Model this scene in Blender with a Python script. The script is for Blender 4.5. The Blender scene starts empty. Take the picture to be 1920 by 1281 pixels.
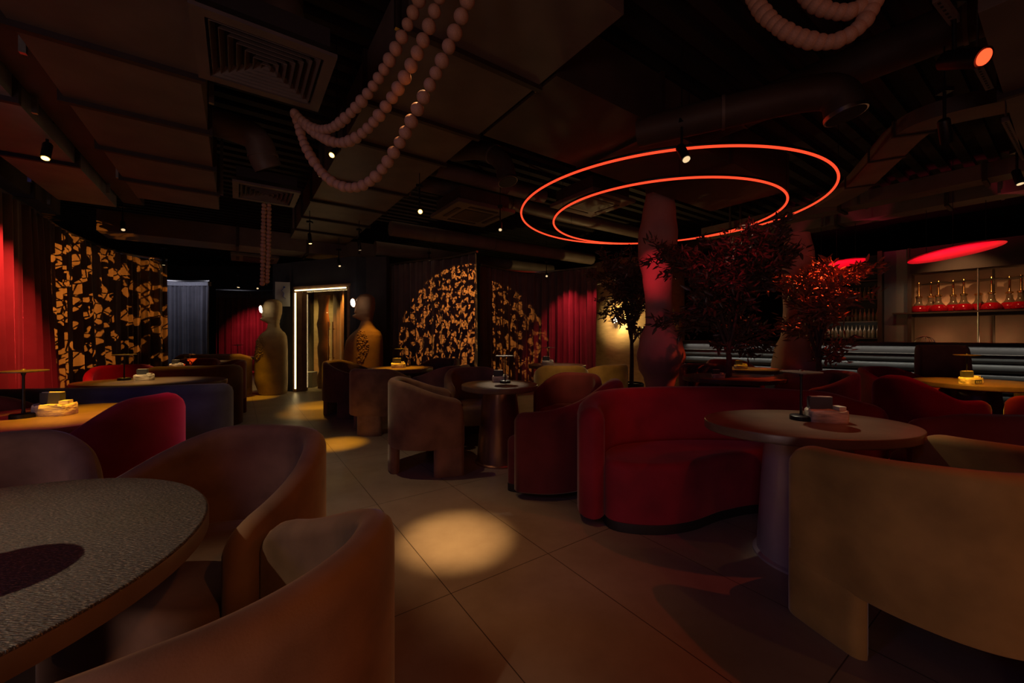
import bpy, math, random
from mathutils import Vector, Matrix
random.seed(11)
PI = math.pi
SC = bpy.context.scene
# ------------------------------------------------------------------ camera / world / exposure
F = 740.0; HZ = 628.0; CH = 1.23            # focal length in px, horizon row, eye height (m)
cam_d = bpy.data.cameras.new('camera'); cam = bpy.data.objects.new('camera', cam_d)
SC.collection.objects.link(cam); SC.camera = cam
cam.location = (0, 0, CH); cam.rotation_euler = (PI/2, 0, 0)
cam_d.sensor_fit = 'HORIZONTAL'; cam_d.sensor_width = 36.0; cam_d.lens = F/1920*36
cam_d.shift_y = -(640.5-HZ)/1920.0; cam_d.clip_start = 0.02
w = bpy.data.worlds.new('world'); SC.world = w; w.use_nodes = True
w.node_tree.nodes['Background'].inputs[0].default_value = (0.5, 0.45, 0.5, 1)
w.node_tree.nodes['Background'].inputs[1].default_value = 0.0
SC.view_settings.view_transform = 'Standard'; SC.view_settings.look = 'None'
SC.view_settings.exposure = 0.0; SC.view_settings.gamma = 1.0; SC.view_settings.use_curve_mapping = False

def light(name, kind, loc, aim, color, energy, size=0.03, angle=60, blend=0.6, sizey=None):
    d = bpy.data.lights.new(name, kind); d.color = color; d.energy = energy
    if kind == 'SPOT':
        d.spot_size = math.radians(angle); d.spot_blend = blend; d.shadow_soft_size = size
    elif kind == 'AREA':
        d.shape = 'RECTANGLE' if sizey else 'DISK'; d.size = size
        if sizey: d.size_y = sizey
    else: d.shadow_soft_size = size
    o = bpy.data.objects.new(name, d); SC.collection.objects.link(o); o.location = loc
    if aim is not None:
        v = Vector(aim)-Vector(loc); o.rotation_euler = v.to_track_quat('-Z', 'Y').to_euler()
    return o

def gobo(o, scale, thresh, col, seed=0.0, stretch=1.0):
    """patterned glass in a projector: breaks the beam into patches"""
    d = o.data; d.use_nodes = True; nt = d.node_tree; n = nt.nodes; l = nt.links
    em = n['Emission']; em.inputs[0].default_value = (1, 1, 1, 1)
    tc = n.new('ShaderNodeTexCoord'); sp = n.new('ShaderNodeSeparateXYZ'); l.new(tc.outputs['Normal'], sp.inputs[0])
    dx = n.new('ShaderNodeMath'); dx.operation = 'DIVIDE'; l.new(sp.outputs[0], dx.inputs[0]); l.new(sp.outputs[2], dx.inputs[1])
    dy = n.new('ShaderNodeMath'); dy.operation = 'DIVIDE'; l.new(sp.outputs[1], dy.inputs[0]); l.new(sp.outputs[2], dy.inputs[1])
    cb = n.new('ShaderNodeCombineXYZ'); l.new(dx.outputs[0], cb.inputs[0]); l.new(dy.outputs[0], cb.inputs[1]); cb.inputs[2].default_value = seed
    mp = n.new('ShaderNodeMapping'); mp.inputs['Scale'].default_value = (scale*stretch, scale, 1); l.new(cb.outputs[0], mp.inputs[0])
    no = n.new('ShaderNodeTexNoise'); no.inputs['Scale'].default_value = 1.0; no.inputs['Detail'].default_value = 1.5
    l.new(mp.outputs[0], no.inputs['Vector'])
    vo = n.new('ShaderNodeTexVoronoi'); vo.feature = 'DISTANCE_TO_EDGE'; vo.inputs['Scale'].default_value = 1.6; l.new(mp.outputs[0], vo.inputs['Vector'])
    g1 = n.new('ShaderNodeMapRange'); g1.inputs[1].default_value = thresh; g1.inputs[2].default_value = thresh+0.012; l.new(no.outputs[0], g1.inputs[0])
    g2 = n.new('ShaderNodeMapRange'); g2.inputs[1].default_value = 0.05; g2.inputs[2].default_value = 0.06; l.new(vo.outputs['Distance'], g2.inputs[0])
    mu = n.new('ShaderNodeMath'); mu.operation = 'MULTIPLY'; l.new(g1.outputs[0], mu.inputs[0]); l.new(g2.outputs[0], mu.inputs[1])
    l.new(mu.outputs[0], em.inputs[1])

AMBER = (1.0, 0.43, 0.015); WARM = (1.0, 0.66, 0.30); WHITE = (1.0, 0.84, 0.60); RED = (1.0, 0.03, 0.055); BLUE = (0.30, 0.28, 1.0)
RX, RY = 0.821, 0.571
def R(e, d): return (e*RX-d*RY, e*RY+d*RX)           # room axes are turned against the camera
def U(px, py, z):                                     # where the sight line through a pixel meets height z
    D = F*(CH-z)/(py-HZ); return ((px-960)/F*D, D)
def XP(px, D): return (px-960)/F*D
def ZP(py, D): return CH+(HZ-py)/F*D

# soft general light of the room: (position, aim, colour, watts, size); unseen fill, added without fixtures
light('fill_light_warm', 'AREA', (-0.6, -1.6, 3.2), (0.4, 3.5, 0.6), (1.0, 0.42, 0.18), 2.2, 1.6)
light('fill_light_red', 'AREA', (2.5, -0.6, 3.0), (1.2, 2.4, 0.3), (1.0, 0.10, 0.02), 1.6, 1.0)
light('fill_light_blue', 'AREA', (-3.4, -1.0, 3.0), (-1.5, 4.0, 0.6), (0.28, 0.27, 1.0), 7, 0.8)
light('fill_light_back', 'AREA', (-2.5, 8.0, 3.85), (-2.5, 8.0, 0.0), (1.0, 0.55, 0.3), 3, 2.5)
light('low_ceiling_fill', 'AREA', (-1.5, -2.8, 0.5), (-1.8, 3.5, 3.4), (1.0, 0.66, 0.64), 22, 1.2)
light('low_ceiling_fill', 'AREA', (2.2, -2.8, 0.5), (3.0, 4.5, 3.3), (1.0, 0.34, 0.16), 9, 1.2)

# ------------------------------------------------------------------ materials
def mat(name, col, rough=0.7, metal=0.0, sheen=0.0, emit=None, es=0.0, bump=None, noise=None, trans=0.0, ior=1.45, spec=0.5, coat=0.0, stretch=None):
    m = bpy.data.materials.new(name); m.use_nodes = True; nt = m.node_tree; n = nt.nodes; l = nt.links
    b = n['Principled BSDF']; b.inputs['Base Color'].default_value = (*col, 1)
    b.inputs['Roughness'].default_value = rough; b.inputs['Metallic'].default_value = metal
    b.inputs['Sheen Weight'].default_value = sheen; b.inputs['Sheen Roughness'].default_value = 0.35
    b.inputs['Transmission Weight'].default_value = trans; b.inputs['IOR'].default_value = ior
    b.inputs['Specular IOR Level'].default_value = spec; b.inputs['Coat Weight'].default_value = coat
    if emit: b.inputs['Emission Color'].default_value = (*emit, 1); b.inputs['Emission Strength'].default_value = es
    if bump or noise:
        tc = n.new('ShaderNodeTexCoord'); mp = n.new('ShaderNodeMapping'); l.new(tc.outputs['Object'], mp.inputs[0])
        if stretch: mp.inputs['Scale'].default_value = stretch
    if noise:       # (scale, amount)
        t = n.new('ShaderNodeTexNoise'); t.inputs['Scale'].default_value = noise[0]; t.inputs['Detail'].default_value = 4; l.new(mp.outputs[0], t.inputs['Vector'])
        r = n.new('ShaderNodeMapRange'); r.inputs[1].default_value = 0.3; r.inputs[2].default_value = 0.7
        r.inputs[3].default_value = 1-noise[1]; r.inputs[4].default_value = 1+noise[1]; l.new(t.outputs[0], r.inputs[0])
        x = n.new('ShaderNodeVectorMath'); x.operation = 'SCALE'; x.inputs[0].default_value = col; l.new(r.outputs[0], x.inputs['Scale'])
        l.new(x.outputs[0], b.inputs['Base Color'])
    if bump:        # (scale, strength, distance)
        t = n.new('ShaderNodeTexNoise'); t.inputs['Scale'].default_value = bump[0]; t.inputs['Detail'].default_value = 3; l.new(mp.outputs[0], t.inputs['Vector'])
        u = n.new('ShaderNodeBump'); u.inputs['Strength'].default_value = bump[1]; u.inputs['Distance'].default_value = bump[2] if len(bump) > 2 else 0.01
        l.new(t.outputs[0], u.inputs['Height']); l.new(u.outputs[0], b.inputs['Normal'])
    return m
M = {}
M['taupe'] = mat('taupe_velvet', (0.27, 0.155, 0.09), 0.85, sheen=0.45, noise=(5, 0.35), bump=(260, 0.15, 0.002))
M['olive'] = mat('olive_velvet', (0.33, 0.20, 0.055), 0.85, sheen=0.45, noise=(5, 0.3), bump=(260, 0.15, 0.002))
M['red'] = mat('red_velvet', (0.24, 0.010, 0.025), 0.85, sheen=0.35, noise=(4, 0.25), bump=(260, 0.15, 0.002))
M['wine'] = mat('wine_velvet', (0.15, 0.022, 0.028), 0.85, sheen=0.4, noise=(4, 0.25), bump=(260, 0.15, 0.002))
M['navy'] = mat('navy_velvet', (0.10, 0.10, 0.20), 0.85, sheen=0.4, noise=(4, 0.25), bump=(260, 0.15, 0.002))
M['umber'] = mat('umber_velvet', (0.12, 0.07, 0.05), 0.85, sheen=0.35, noise=(4, 0.3), bump=(260, 0.15, 0.002))
M['plinth'] = mat('black_plinth', (0.015, 0.013, 0.013), 0.6)
M['top_dark'] = mat('dark_oak_top', (0.11, 0.085, 0.075), 0.36, bump=(420, 0.9, 0.004), noise=(9, 0.4), stretch=(0.18, 1.0, 1))
M['top'] = mat('brown_stone_top', (0.16, 0.105, 0.07), 0.34, noise=(7, 0.2), bump=(60, 0.06, 0.002))
M['top_edge'] = mat('brown_lacquer', (0.2, 0.12, 0.08), 0.5, noise=(8, 0.2))
M['ped'] = mat('satin_metal', (0.42, 0.38, 0.46), 0.36, metal=0.45, noise=(6, 0.1))
M['ped_bronze'] = mat('bronze_metal', (0.42, 0.25, 0.18), 0.32, metal=0.85, noise=(6, 0.1))
M['ped_dark'] = mat('dark_satin_metal', (0.12, 0.11, 0.12), 0.4, metal=0.6, noise=(6, 0.1))
M['black'] = mat('black_metal', (0.012, 0.011, 0.012), 0.4, metal=0.3, noise=(20, 0.1))
M['steel'] = mat('brushed_steel', (0.5, 0.48, 0.46), 0.3, metal=1.0, noise=(30, 0.1))
M['brass'] = mat('brushed_brass', (0.75, 0.48, 0.18), 0.28, metal=1.0, noise=(30, 0.1))
M['stone'] = mat('striped_marble', (0.62, 0.52, 0.38), 0.5, noise=(14, 0.6), bump=(20, 0.8, 0.01), stretch=(0.6, 1.5, 2.5))
M['card'] = mat('dark_card', (0.05, 0.05, 0.055), 0.6, noise=(10, 0.1))
M['paper'] = mat('cream_paper', (0.6, 0.55, 0.42), 0.7, noise=(10, 0.1))
M['duct'] = mat('painted_duct', (0.115, 0.085, 0.072), 0.55, noise=(3, 0.2))
M['duct_dark'] = mat('dark_painted_duct', (0.05, 0.03, 0.022), 0.6, noise=(3, 0.25))
M['duct_grey'] = mat('grey_painted_duct', (0.22, 0.22, 0.26), 0.5, noise=(3, 0.2))
M['flange'] = mat('duct_flange', (0.03, 0.016, 0.012), 0.6, noise=(12, 0.2))
M['slab'] = mat('black_painted_slab', (0.018, 0.012, 0.010), 0.8, noise=(2, 0.3))
M['wall'] = mat('charcoal_plaster', (0.045, 0.04, 0.042), 0.85, noise=(3, 0.2), bump=(40, 0.2, 0.004))
M['wallblue'] = mat('slate_blue_plaster', (0.045, 0.055, 0.075), 0.8, noise=(3, 0.2), bump=(40, 0.2, 0.004))
M['beige'] = mat('ribbed_beige_plaster', (0.42, 0.30, 0.17), 0.8, noise=(5, 0.15), bump=(60, 0.3, 0.004), stretch=(1, 1, 4))
M['greywall'] = mat('grey_panel', (0.22, 0.20, 0.18), 0.7, noise=(3, 0.1))
M['niche'] = mat('tan_niche_panel', (0.34, 0.22, 0.14), 0.75, noise=(3, 0.12))
M['bead'] = mat('wooden_bead', (0.42, 0.23, 0.14), 0.65, noise=(6, 0.15))
M['cord'] = mat('bead_cord', (0.2, 0.15, 0.1), 0.8, noise=(20, 0.1))
M['curtain'] = mat('smoke_velour', (0.16, 0.12, 0.11), 0.9, sheen=0.3, noise=(3, 0.15))
M['curtain_grey'] = mat('grey_voile', (0.25, 0.24, 0.27), 0.9, sheen=0.2, noise=(3, 0.15))
M['heading'] = mat('white_heading_tape', (0.6, 0.6, 0.65), 0.8, noise=(30, 0.1))
M['column'] = mat('rough_clay_plaster', (0.42, 0.25, 0.24), 0.8, noise=(3, 0.12), bump=(14, 0.3, 0.012))
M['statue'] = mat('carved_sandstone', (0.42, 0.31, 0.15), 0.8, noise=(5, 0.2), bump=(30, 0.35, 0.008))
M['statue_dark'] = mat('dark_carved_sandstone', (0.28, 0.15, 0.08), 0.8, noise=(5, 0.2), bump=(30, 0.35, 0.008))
M['bark'] = mat('tree_bark', (0.06, 0.04, 0.035), 0.85, noise=(20, 0.3), bump=(30, 0.4, 0.006))
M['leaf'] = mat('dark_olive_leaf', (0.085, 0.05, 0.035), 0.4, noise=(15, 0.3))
M['leaf_red_lit'] = mat('red_lit_leaf', (0.20, 0.085, 0.05), 0.4, noise=(15, 0.3))  # lit copy of the leaf: the red beam is put into its colour
M['pad'] = mat('grey_channel_leather', (0.105, 0.11, 0.105), 0.36, noise=(4, 0.12))
M['counter'] = mat('black_bar_counter', (0.02, 0.018, 0.017), 0.45, noise=(5, 0.1))
M['shelf'] = mat('bronze_shelf', (0.10, 0.07, 0.05), 0.45, metal=0.3, noise=(5, 0.1))
M['glass'] = mat('clear_glass', (0.9, 0.9, 0.9), 0.03, trans=1.0)
M['hookah_glass'] = mat('smoky_glass', (0.22, 0.15, 0.09), 0.08, metal=0.2, noise=(30, 0.2), spec=0.9)
M['liquid'] = mat('red_tinted_glass', (0.45, 0.004, 0.012), 0.12, noise=(20, 0.1), spec=0.8)
M['led_red'] = mat('red_led_tube', (1, 0.1, 0.05), 0.5, emit=(1.0, 0.055, 0.018), es=1.5)
M['led_warm'] = mat('warm_led_strip', (1, 0.9, 0.6), 0.5, emit=(1.0, 0.70, 0.30), es=5.5)
M['lens_amber'] = mat('lit_amber_lens', (1, 0.7, 0.3), 0.3, emit=(1.0, 0.50, 0.10), es=9)
M['lens_white'] = mat('lit_white_lens', (1, 0.9, 0.7), 0.3, emit=(1.0, 0.72, 0.38), es=0.9)
M['lens_red'] = mat('lit_red_lens', (1, 0.1, 0.05), 0.3, emit=(1.0, 0.07, 0.02), es=2.2)
M['lens_off'] = mat('unlit_lens', (0.4, 0.38, 0.33), 0.15, metal=0.6, noise=(20, 0.1))
M['face_lamp'] = mat('lit_opal_glass', (1, 1, 1), 0.4, emit=(1.0, 0.82, 0.62), es=7)
M['disc_red'] = mat('red_lit_disc', (0.75, 0.03, 0.09), 0.45, noise=(3, 0.05))  # the red light on the discs is put into their colour
M['poster'] = mat('poster_paper', (0.30, 0.32, 0.36), 0.6, noise=(4, 0.1))
M['ink'] = mat('poster_blue_ink', (0.02, 0.05, 0.3), 0.6, noise=(4, 0.1))
M['mirror'] = mat('dark_mirror', (0.3, 0.3, 0.3), 0.08, metal=1.0, noise=(3, 0.05))

def oak_mat(m):
    nt = m.node_tree; n = nt.nodes; l = nt.links; b = n['Principled BSDF']; tc = n.new('ShaderNodeTexCoord'); mp = n.new('ShaderNodeMapping'); mp.inputs['Scale'].default_value = (110, 420, 200); l.new(tc.outputs['Object'], mp.inputs[0])
    t = n.new('ShaderNodeTexNoise'); t.inputs['Scale'].default_value = 1; t.inputs['Detail'].default_value = 2; l.new(mp.outputs[0], t.inputs['Vector'])
    cr = n.new('ShaderNodeValToRGB'); cr.color_ramp.elements[0].position = 0.52; cr.color_ramp.elements[1].position = 0.74
    cr.color_ramp.elements[0].color = (0.05, 0.038, 0.034, 1); cr.color_ramp.elements[1].color = (0.48, 0.34, 0.24, 1); l.new(t.outputs[0], cr.inputs[0]); l.new(cr.outputs[0], b.inputs['Base Color'])  # pale flecks paint the glitter of the grain into the colour
oak_mat(M['top_dark'])
def floor_mat():
    m = bpy.data.materials.new('large_porcelain_tiles'); m.use_nodes = True; nt = m.node_tree; n = nt.nodes; l = nt.links
    b = n['Principled BSDF']; tc = n.new('ShaderNodeTexCoord'); sp = n.new('ShaderNodeSeparateXYZ'); l.new(tc.outputs['Object'], sp.inputs[0])
    def dot(ax, ay, off, size):
        a = n.new('ShaderNodeMath'); a.operation = 'MULTIPLY'; a.inputs[1].default_value = ax; l.new(sp.outputs[0], a.inputs[0])
        c = n.new('ShaderNodeMath'); c.operation = 'MULTIPLY_ADD'; c.inputs[1].default_value = ay; l.new(sp.outputs[1], c.inputs[0]); l.new(a.outputs[0], c.inputs[2])
        s = n.new('ShaderNodeMath'); s.operation = 'SUBTRACT'; s.inputs[1].default_value = off; l.new(c.outputs[0], s.inputs[0])
        q = n.new('ShaderNodeMath'); q.operation = 'DIVIDE'; q.inputs[1].default_value = size; l.new(s.outputs[0], q.inputs[0])
        f = n.new('ShaderNodeMath'); f.operation = 'ROUND'; l.new(q.outputs[0], f.inputs[0])
        g = n.new('ShaderNodeMath'); g.operation = 'SUBTRACT'; l.new(q.outputs[0], g.inputs[0]); l.new(f.outputs[0], g.inputs[1])
        h = n.new('ShaderNodeMath'); h.operation = 'ABSOLUTE'; l.new(g.outputs[0], h.inputs[0])
        k = n.new('ShaderNodeMath'); k.operation = 'GREATER_THAN'; k.inputs[1].default_value = 0.0022/size; l.new(h.outputs[0], k.inputs[0])
        return k
    a = dot(RX, RY, 0.833, 0.60); c = dot(-RY, RX, 1.706, 1.20)
    mn = n.new('ShaderNodeMath'); mn.operation = 'MULTIPLY'; l.new(a.outputs[0], mn.inputs[0]); l.new(c.outputs[0], mn.inputs[1])
    t = n.new('ShaderNodeTexNoise'); t.inputs['Scale'].default_value = 2.2; t.inputs['Detail'].default_value = 8; t.inputs['Roughness'].default_value = 0.65; l.new(tc.outputs['Object'], t.inputs['Vector'])
    cr = n.new('ShaderNodeValToRGB'); cr.color_ramp.elements[0].position = 0.3; cr.color_ramp.elements[1].position = 0.75
    cr.color_ramp.elements[0].color = (0.24, 0.19, 0.15, 1); cr.color_ramp.elements[1].color = (0.36, 0.30, 0.24, 1); l.new(t.outputs[0], cr.inputs[0])
    mx = n.new('ShaderNodeMix'); mx.data_type = 'RGBA'; mx.inputs[6].default_value = (0.05, 0.035, 0.025, 1); l.new(mn.outputs[0], mx.inputs[0]); l.new(cr.outputs[0], mx.inputs[7])
    l.new(mx.outputs[2], b.inputs['Base Color']); b.inputs['Roughness'].default_value = 0.42
    u = n.new('ShaderNodeBump'); u.inputs['Strength'].default_value = 0.25; u.inputs['Distance'].default_value = 0.004; l.new(t.outputs[0], u.inputs['Height']); l.new(u.outputs[0], b.inputs['Normal'])
    return m
M['floor'] = floor_mat()

# ------------------------------------------------------------------ mesh helpers
class MB:
    def __init__(s): s.v = []; s.f = []
    def add(s, vs, fs):
        o = len(s.v); s.v += [tuple(v) for v in vs]; s.f += [tuple(i+o for i in f) for f in fs]; return s
    def box(s, c, size, rz=0.0, mtx=None):
        x, y, z = [a/2 for a in size]; vs = [(i*x, j*y, k*z) for k in (-1, 1) for j in (-1, 1) for i in (-1, 1)]
        if mtx is not None: vs = [mtx @ Vector(v) for v in vs]
        else:
            cz, sz = math.cos(rz), math.sin(rz); vs = [Vector((v[0]*cz-v[1]*sz, v[0]*sz+v[1]*cz, v[2])) for v in vs]
        vs = [v+Vector(c) for v in vs]
        return s.add(vs, [(0, 2, 3, 1), (4, 5, 7, 6), (0, 1, 5, 4), (2, 6, 7, 3), (0, 4, 6, 2), (1, 3, 7, 5)])
    def loft(s, rings, closed=True, cap=True):
        n = len(rings[0]); vs = [v for r in rings for v in r]; fs = []
        for i in range(len(rings)-1):
            for j in range(n if closed else n-1):
                a = i*n+j; b = i*n+(j+1) % n; fs.append((a, b, b+n, a+n))
        if cap and closed: fs.append(tuple(range(n-1, -1, -1))); fs.append(tuple(range((len(rings)-1)*n, len(rings)*n)))
        return s.add(vs, fs)
    def lathe(s, prof, n=32, c=(0, 0, 0), sx=1.0, sy=1.0):
        return s.loft([[(c[0]+r*sx*math.cos(2*PI*j/n), c[1]+r*sy*math.sin(2*PI*j/n), c[2]+z) for j in range(n)] for r, z in prof])
    def tube(s, pts, r, n=10, flat=None):
        pts = [Vector(p) for p in pts]; rings = []; up = Vector((0, 0, 1)); px = None
        for i, p in enumerate(pts):
            t = (pts[min(i+1, len(pts)-1)]-pts[max(i-1, 0)]).normalized()
            if px is None: a = up if abs(t.z) < 0.9 else Vector((1, 0, 0)); px = t.cross(a).normalized()
            else: px = (px-t*px.dot(t)).normalized()
            py = t.cross(px).normalized(); rr = r[i] if isinstance(r, (list, tuple)) else r
            if flat: rings.append([p+px*a+py*b for a, b in ((-flat[0], -flat[1]), (flat[0], -flat[1]), (flat[0], flat[1]), (-flat[0], flat[1]))])
            else: rings.append([p+px*(rr*math.cos(2*PI*j/n))+py*(rr*math.sin(2*PI*j/n)) for j in range(n)])
        return s.loft(rings)
    def sphere(s, c, r, nu=16, nv=10, sc=(1, 1, 1)):
        return s.lathe([(max(1e-4, r*math.sin(PI*k/nv)), 0) for k in range(1)], 3) if False else s.loft([[(c[0]+sc[0]*r*math.sin(PI*max(0.02, min(nv-0.02, k))/nv)*math.cos(2*PI*j/nu), c[1]+sc[1]*r*math.sin(PI*max(0.02, min(nv-0.02, k))/nv)*math.sin(2*PI*j/nu), c[2]-sc[2]*r*math.cos(PI*k/nv)) for j in range(nu)] for k in range(nv+1)])
    def torus(s, c, Rr, r, n=128, m=10):
        vs = []; fs = []
        for i in range(n):
            a = 2*PI*i/n
            for j in range(m):
                b = 2*PI*j/m; q = Rr+r*math.cos(b); vs.append((c[0]+q*math.cos(a), c[1]+q*math.sin(a), c[2]+r*math.sin(b)))
        for i in range(n):
            for j in range(m): fs.append((i*m+j, ((i+1) % n)*m+j, ((i+1) % n)*m+(j+1) % m, i*m+(j+1) % m))
        return s.add(vs, fs)
    def pad(s, out, z0, z1, r, rb=None, k=5):
        """solid with outline `out` (closed, ccw) and rounded edges"""
        rb = r if rb is None else rb; n = len(out); P = [Vector((p[0], p[1])) for p in out]; N = []
        for i in range(n):
            t = P[(i+1) % n]-P[i-1]; t.normalize(); N.append(Vector((t.y, -t.x)))
        def ring(ins, z): return [(P[i].x-N[i].x*ins, P[i].y-N[i].y*ins, z) for i in range(n)]
        rings = []
        for q in range(k+1):
            a = PI/2*q/k; rings.append(ring(rb*(1-math.sin(a)), z0+rb*(1-math.cos(a))))
        for q in range(k+1):
            a = PI/2*q/k; rings.append(ring(r*(1-math.cos(a)), z1-r+r*math.sin(a)))
        return s.loft(rings)
    def sweep(s, path, th, ztop, zbot, rt=None, step=0.02, endr=True):
        """upholstered wall along an open path; ztop(t) gives its height"""
        rt = rt or th*0.5; P = resample(path, step); n = len(P); rings = []; L = [0.0]
        for i in range(1, n): L.append(L[-1]+(P[i]-P[i-1]).length)
        re = th*0.5
        for i in range(n):
            t = (P[min(i+1, n-1)]-P[max(i-1, 0)]).normalized(); nm = Vector((-t.y, t.x)); u = L[i]/L[-1]
            q = 1.0
            if endr:
                d = min(L[i], L[-1]-L[i])
                if d < re: q = max(0.12, math.sqrt(max(0, 1-(1-d/re)**2)))
            h = th/2*q; zt = (ztop(u) if callable(ztop) else ztop)-rt*(1-q)*0.9; zb = zbot(u) if callable(zbot) else zbot
            r_ = min(rt, h); pr = [(-h, zb+0.012), (-h, zb+(zt-zb)*0.5)]
            for k in range(7):
                a = PI*k/6; pr.append((-math.cos(a)*r_-(h-r_)*(1 if k < 3 else -1 if k > 3 else 0), zt-r_+math.sin(a)*r_))
            pr += [(h, zb+(zt-zb)*0.5), (h, zb+0.012), (h*0.8, zb), (-h*0.8, zb)]
            rings.append([(P[i].x+nm.x*a, P[i].y+nm.y*a, z) for a, z in pr])
        return s.loft(rings)
    def obj(s, name, m, parent=None, smooth=True, loc=None):
        me = bpy.data.meshes.new(name); me.from_pydata(s.v, [], s.f); me.validate(); me.update()
        me.materials.append(M[m] if isinstance(m, str) else m)
        import bmesh
        b = bmesh.new(); b.from_mesh(me); bmesh.ops.recalc_face_normals(b, faces=b.faces); b.to_mesh(me); b.free()
        if smooth:
            for p in me.polygons: p.use_smooth = True
            try: me.set_sharp_from_angle(angle=math.radians(40))
            except Exception: pass
        o = bpy.data.objects.new(name, me); SC.collection.objects.link(o)
        if parent: o.parent = parent
        if loc: o.location = loc
        return o

def resample(path, step):
    P = [Vector((p[0], p[1])) for p in path]; out = [P[0].copy()]
    tot = sum((P[i+1]-P[i]).length for i in range(len(P)-1)); n = max(8, int(tot/step)); sl = tot/n; acc = 0.0; need = sl
    for i in range(len(P)-1):
        a, b = P[i], P[i+1]; d = (b-a).length
        while acc+d >= need-1e-9 and len(out) <= n:
            out.append(a+(b-a)*((need-acc)/d)); need += sl
        acc += d
    if (out[-1]-P[-1]).length > 1e-4: out.append(P[-1].copy())
    return out
def spline(pts, n=12, closed=False):
    """Catmull-Rom through points (2 or 3 numbers each)"""
    k = len(pts); out = []; V = [Vector(p) for p in pts]
    rng = range(k if closed else k-1)
    for i in rng:
        if closed: p0, p1, p2, p3 = V[(i-1) % k], V[i], V[(i+1) % k], V[(i+2) % k]
        else: p1, p2 = V[i], V[i+1]; p0 = V[i-1] if i else p1*2-p2; p3 = V[i+2] if i+2 < k else p2*2-p1
        for j in range(n):
            t = j/n; out.append(0.5*((2*p1)+(p2-p0)*t+(2*p0-5*p1+4*p2-p3)*t*t+(3*p1-p0-3*p2+p3)*t**3))
    if not closed: out.append(V[-1])
    return out
def circle(r, n=48, c=(0, 0), ry=None, rot=0.0):
    ry = ry or r; o = []
    for i in range(n):
        x, y = r*math.cos(2*PI*i/n), ry*math.sin(2*PI*i/n); o.append((c[0]+x*math.cos(rot)-y*math.sin(rot), c[1]+x*math.sin(rot)+y*math.cos(rot)))
    return o
def tag(o, label, cat, group=None, kind=None):
    o['label'] = label; o['category'] = cat
    if group: o['group'] = group
    if kind: o['kind'] = kind
    return o
def thing(name, label, cat, loc=(0, 0, 0), rz=0.0, group=None):
    o = bpy.data.objects.new(name, None); o.empty_display_size = 0.1; SC.collection.objects.link(o)
    o.location = loc; o.rotation_euler = (0, 0, rz); return tag(o, label, cat, group)
def struct(name, mb, m, smooth=False):
    o = mb.obj(name, m, smooth=smooth); o['kind'] = 'structure'; return o
def dup(root, loc, rz, label, group=None, scale=None):
    r = root.copy(); SC.collection.objects.link(r); r.location = loc; r.rotation_euler = (0, 0, rz); r['label'] = label
    if scale: r.scale = (scale,)*3
    if group: r['group'] = group
    for ch in list(root.children):
        c = ch.copy(); SC.collection.objects.link(c); c.parent = r
        for g in list(ch.children):
            d = g.copy(); SC.collection.objects.link(d); d.parent = c
    return r

# ------------------------------------------------------------------ the room
struct('floor', MB().box((0, 5.5, -0.05), (30, 22, 0.1)), 'floor')
sl = MB().box((0, 5.5, 3.95), (30, 22, 0.1))
for i in range(-44, 60):                                  # ribs of the corrugated deck, along e
    d = i*0.24; c = R(3.0, d); sl.box((c[0], c[1], 3.86), (16, 0.11, 0.09), math.atan2(RY, RX))
struct('ceiling', sl, 'slab')
struct('wall_left', MB().box((-13, 5.5, 1.95), (0.2, 22, 3.9)), 'wall')
struct('wall_right', MB().box((13, 5.5, 1.95), (0.2, 22, 3.9)), 'wall')
struct('wall_back', MB().box((0, 15.5, 1.95), (26, 0.2, 3.9)), 'wall')
struct('wall_front', MB().box((0, -4.0, 1.95), (26, 0.2, 3.9)), 'wall')

# entrance block: lit doorway in a slate wall, turned against the camera
A = Vector((-4.64, 8.5, 0)); B = Vector((-3.30, 7.95, 0)); ax = (B-A).normalized(); nn = Vector((ax.y, -ax.x, 0)); ang = math.atan2(ax.y, ax.x)
wl = MB()
def along(p, s, dn, z): q = p+ax*s-nn*dn; return (q.x, q.y, z)     # dn > 0: behind the wall face
wl.box(along(A, -0.42, 0.15, 1.4), (0.64, 0.30, 2.8), ang)
wl.box(along(B, 0.10, 0.15, 1.4), (0.20, 0.30, 2.8), ang)
wl.box(along((A+B)/2, 0, 0.15, 2.53), ((B-A).length+0.3, 0.30, 0.55), ang)
struct('wall_entrance', wl, 'wallblue')
struct('wall_beside_entrance', MB().box((-3.02, 8.22, 1.42), (0.92, 0.16, 2.84), -0.12), 'wall')
fr = MB(); W = (B-A).length
fr.box(along(A, -0.04, 0.13, 1.10), (0.10, 0.30, 2.2), ang); fr.box(along(B, 0.02, 0.13, 1.10), (0.06, 0.30, 2.2), ang)
fr.box(along((A+B)/2, 0, 0.13, 2.24), (W+0.14, 0.30, 0.05), ang)
struct('trim_1', fr, 'top_edge')
t = thing('led_strip_light', 'glowing warm strip framing the left side and top of the entrance doorway', 'light strip', tuple(A))
MB().box(tuple(Vector(along(A, 0.0, -0.03, 1.10))-A), (0.022, 0.02, 2.06), ang).obj('side_strip', 'led_warm', t)
MB().box(tuple(Vector(along((A+B)/2, -0.02, -0.03, 2.18))-A), (W-0.02, 0.02, 0.022), ang).obj('top_strip', 'led_warm', t)
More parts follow.
